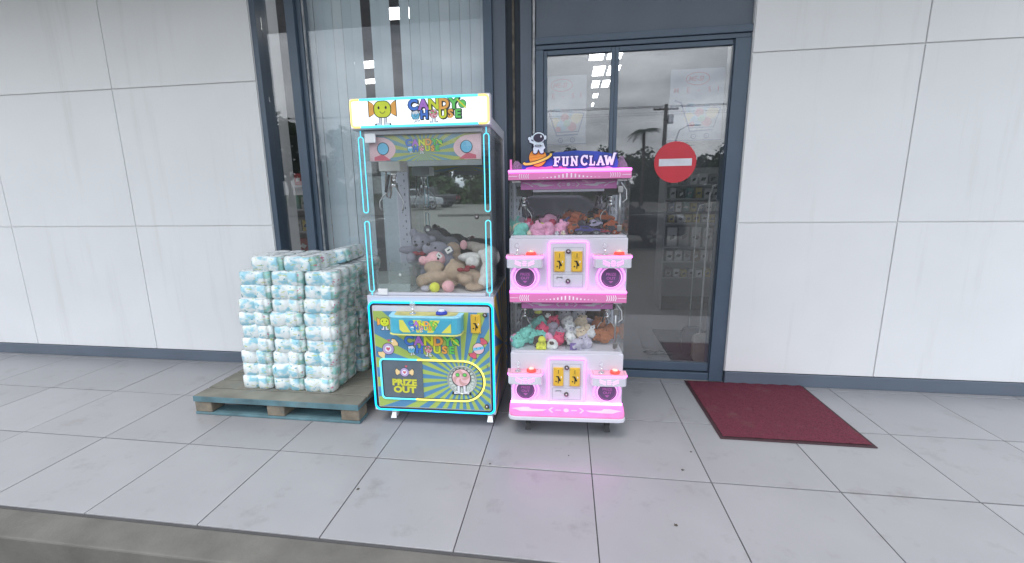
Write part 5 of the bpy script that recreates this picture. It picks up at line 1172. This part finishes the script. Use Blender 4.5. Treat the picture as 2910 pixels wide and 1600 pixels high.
# trees
BARK = pm('bark', (.10, .08, .06), .95, 0, .3, 6, .5, 20); LEAVES = [pm('leaves_%d' % i, c, .8, 0, .45, .8) for i, c in enumerate(((.040, .075, .022), (.055, .085, .03), (.03, .06, .025)))]
def tree(x, y, h, w, label, mi=0, n=1500, trunk=.30):
    t = thing('broadleaf_tree', label, 'tree', (x, y, gz(min(y, -1)) if y > -46 else .6), 0, 'trees beyond the parking lot'); q = random.Random(int(x * 13 + y * 7))
    tb = MB(); tb.tube([(0, 0, 0), (.05 * h * .2, 0, h * .2), (0, .02 * h, h * trunk), (.02 * h, 0, h * .7)], [h * .03, h * .024, h * .02, h * .006], 8)
    L_ = []
    for k in range(9):
        a_ = q.uniform(0, 6.28); rr = q.uniform(.35, .8) * w; zz = q.uniform(trunk + .12, .88) * h; L_.append((rr * math.cos(a_), rr * math.sin(a_), zz, q.uniform(.22, .42) * w))
        tb.tube([(0, 0, h * (trunk - .02 + .02 * k / 3)), (rr * .5 * math.cos(a_), rr * .5 * math.sin(a_), (zz + h * trunk) / 2), (rr * math.cos(a_), rr * math.sin(a_), zz)], [h * .012, h * .008, h * .003], 5)
    tb.build('trunk', BARK, t); L_.append((0, 0, h * .82, .42 * w)); L_.append((0, 0, h * .62, .5 * w))
    cb = MB()
    for i in range(n):
        c_ = q.choice(L_); d = Vector((q.gauss(0, 1), q.gauss(0, 1), q.gauss(0, .8))); d.normalize(); p = Vector(c_[:3]) + d * c_[3] * q.uniform(.55, 1.08)
        s_ = q.uniform(.16, .36) * (h / 7) ** .5; u = Vector((q.gauss(0, 1), q.gauss(0, 1), q.gauss(0, .6))).normalized(); v_ = u.cross(Vector((q.gauss(0, 1), q.gauss(0, 1), q.gauss(0, 1)))).normalized()
        cb.add([p - u * s_, p - v_ * s_ * .6, p + u * s_, p + v_ * s_ * .6], [(0, 1, 2, 3)])
    cb.build('crown', LEAVES[mi], t)
TL = [(-19, -45, 7.2, 3.2), (-14.5, -44, 6.0, 3.0), (-11, -46, 7.0, 3.4), (-7.6, -44, 5.6, 3.0), (-3.6, -46, 6.4, 3.2), (.5, -45, 5.8, 3.1), (4.2, -46, 6.0, 3.0), (8.5, -45, 5.6, 3.2), (12.5, -46, 6.2, 3.2), (17, -45, 5.8, 3.0), (-25, -42, 8.5, 3.8), (-31, -40, 9.5, 4.2), (-24, -28, 8.0, 3.6), (-37, -34, 9, 4)]
names = ['tall', 'low', 'broad', 'short', 'round', 'bushy', 'leafy', 'small', 'wide', 'dense', 'high', 'very tall', 'near', 'far left']
for i, (x, y, h, w) in enumerate(TL): tree(x, y, h, w, '%s green tree beyond the car park, %s of its row' % (names[i], ORD[i] if i < 13 else 'last'), i % 3)
for i in range(9):
    t = thing('hedge_bush', 'dark green bush in the hedge beyond the car park, %s from its left end' % ORD[i], 'bush', (-27 + i * 5.2, -41.5, gz(-41)), 0, 'hedge bushes beyond the parking lot')
    cb = MB(); q = random.Random(i); tb = MB().tube([(0, 0, 0), (.1, 0, 1.4)], [.1, .04], 6); tb.build('stem', BARK, t)
    for k in range(1300):
        d = Vector((q.gauss(0, 1), q.gauss(0, 1), abs(q.gauss(0, .8)))); d.normalize(); p = Vector((d.x * 2.9, d.y * 1.4, .15 + d.z * (2.7 + .5 * (i % 3)))) * q.uniform(.7, 1.05)
        u = Vector((q.gauss(0, 1), q.gauss(0, 1), q.gauss(0, .6))).normalized(); v_ = u.cross(Vector((q.gauss(0, 1), q.gauss(0, 1), q.gauss(0, 1)))).normalized(); s_ = q.uniform(.2, .42)
        cb.add([p - u * s_, p - v_ * s_ * .6, p + u * s_, p + v_ * s_ * .6], [(0, 1, 2, 3)])
    cb.build('foliage', LEAVES[i % 3], t)
# palm
pt = thing('palm_tree', 'palm tree with drooping fronds mirrored in the door glass', 'palm', (6.0, -31, gz(-31)))
MB().tube([(0, 0, 0), (.08, 0, 2.6), (.02, 0, 5.9)], [.17, .13, .11], 10).build('trunk', BARK, pt)
for k in range(16):
    a_ = k * 2.4; tilt = .2 + .5 * ((k * 7) % 5) / 5; f = MB(); ca, sa = math.cos(a_), math.sin(a_)
    def pos(u): return Vector((ca * 1.35 * u, sa * 1.35 * u, 5.9 + .9 * u * (1 - tilt) - 1.1 * u * u * (.4 + tilt)))
    for j in range(14):
        u = .12 + j * .063; p = pos(u); q = pos(u + .05); sdir = Vector((-sa, ca, -.5)).normalized(); sd2 = Vector((sa, -ca, -.5)).normalized(); ln = .42 * math.sin(PI * min(1, u + .12)) + .12
        for d in (sdir, sd2): f.add([p, q, q + d * ln + Vector((ca, sa, -.1)) * .1], [(0, 1, 2)])
    f.tube([pos(0), pos(.35), pos(.7), pos(1.0)], [.03, .022, .014, .006], 5)
    f.build('frond', LEAVES[2], pt)
# utility poles and wires
up_ = thing('utility_pole', 'concrete power pole with crossarm mirrored in the door glass', 'pole', (8.8, -37, gz(-37)))
MB().tube([(0, 0, 0), (0, 0, 8.8)], [.24, .15], 10).build('pole_shaft', CONC, up_); MB().box(-1.1, 1.1, -.06, .06, 8.3, 8.45).build('crossarm', BARK, up_)
for x in (-1, -.5, .5, 1): MB().lathe([(.05, 0), (.08, .08), (.04, .2)], (x, 0, 8.45), 8).build('insulator', WHITE2, up_)
MB().lathe([(.25, 0), (.28, .1), (.28, .7), (.2, .8)], (.45, 0, 7.1), 12).build('transformer', STEEL, up_)
w = MB()
for k, (x, z) in enumerate(((-1, 8.6), (-.5, 8.6), (.5, 8.6), (1, 8.6), (0, 8.1), (.2, 7.9))):
    w.tube([(-60 + 120 * u, -37 + x * .4, gz(-37) + z + .9 * ((2 * u - 1.15) ** 2)) for u in [i / 24 for i in range(25)]], .012, 4)
o = w.build('power_line', BLACK); tag(o, 'black overhead power cables sagging across the mirrored sky', 'power line')
sl = thing('street_lamp', 'slim street lamp with curved arm mirrored in the door glass', 'street lamp', (9.6, -36, gz(-36)))
MB().tube([(0, 0, 0), (0, 0, 5.6), (.25, 0, 6.4), (.9, 0, 6.75), (1.5, 0, 6.8)], [.09, .07, .05, .04, .04], 8).build('lamp_post', STEEL, sl); MB().ell((1.75, 0, 6.78), (.32, .12, .08)).build('lamp_head', WHITE2, sl)
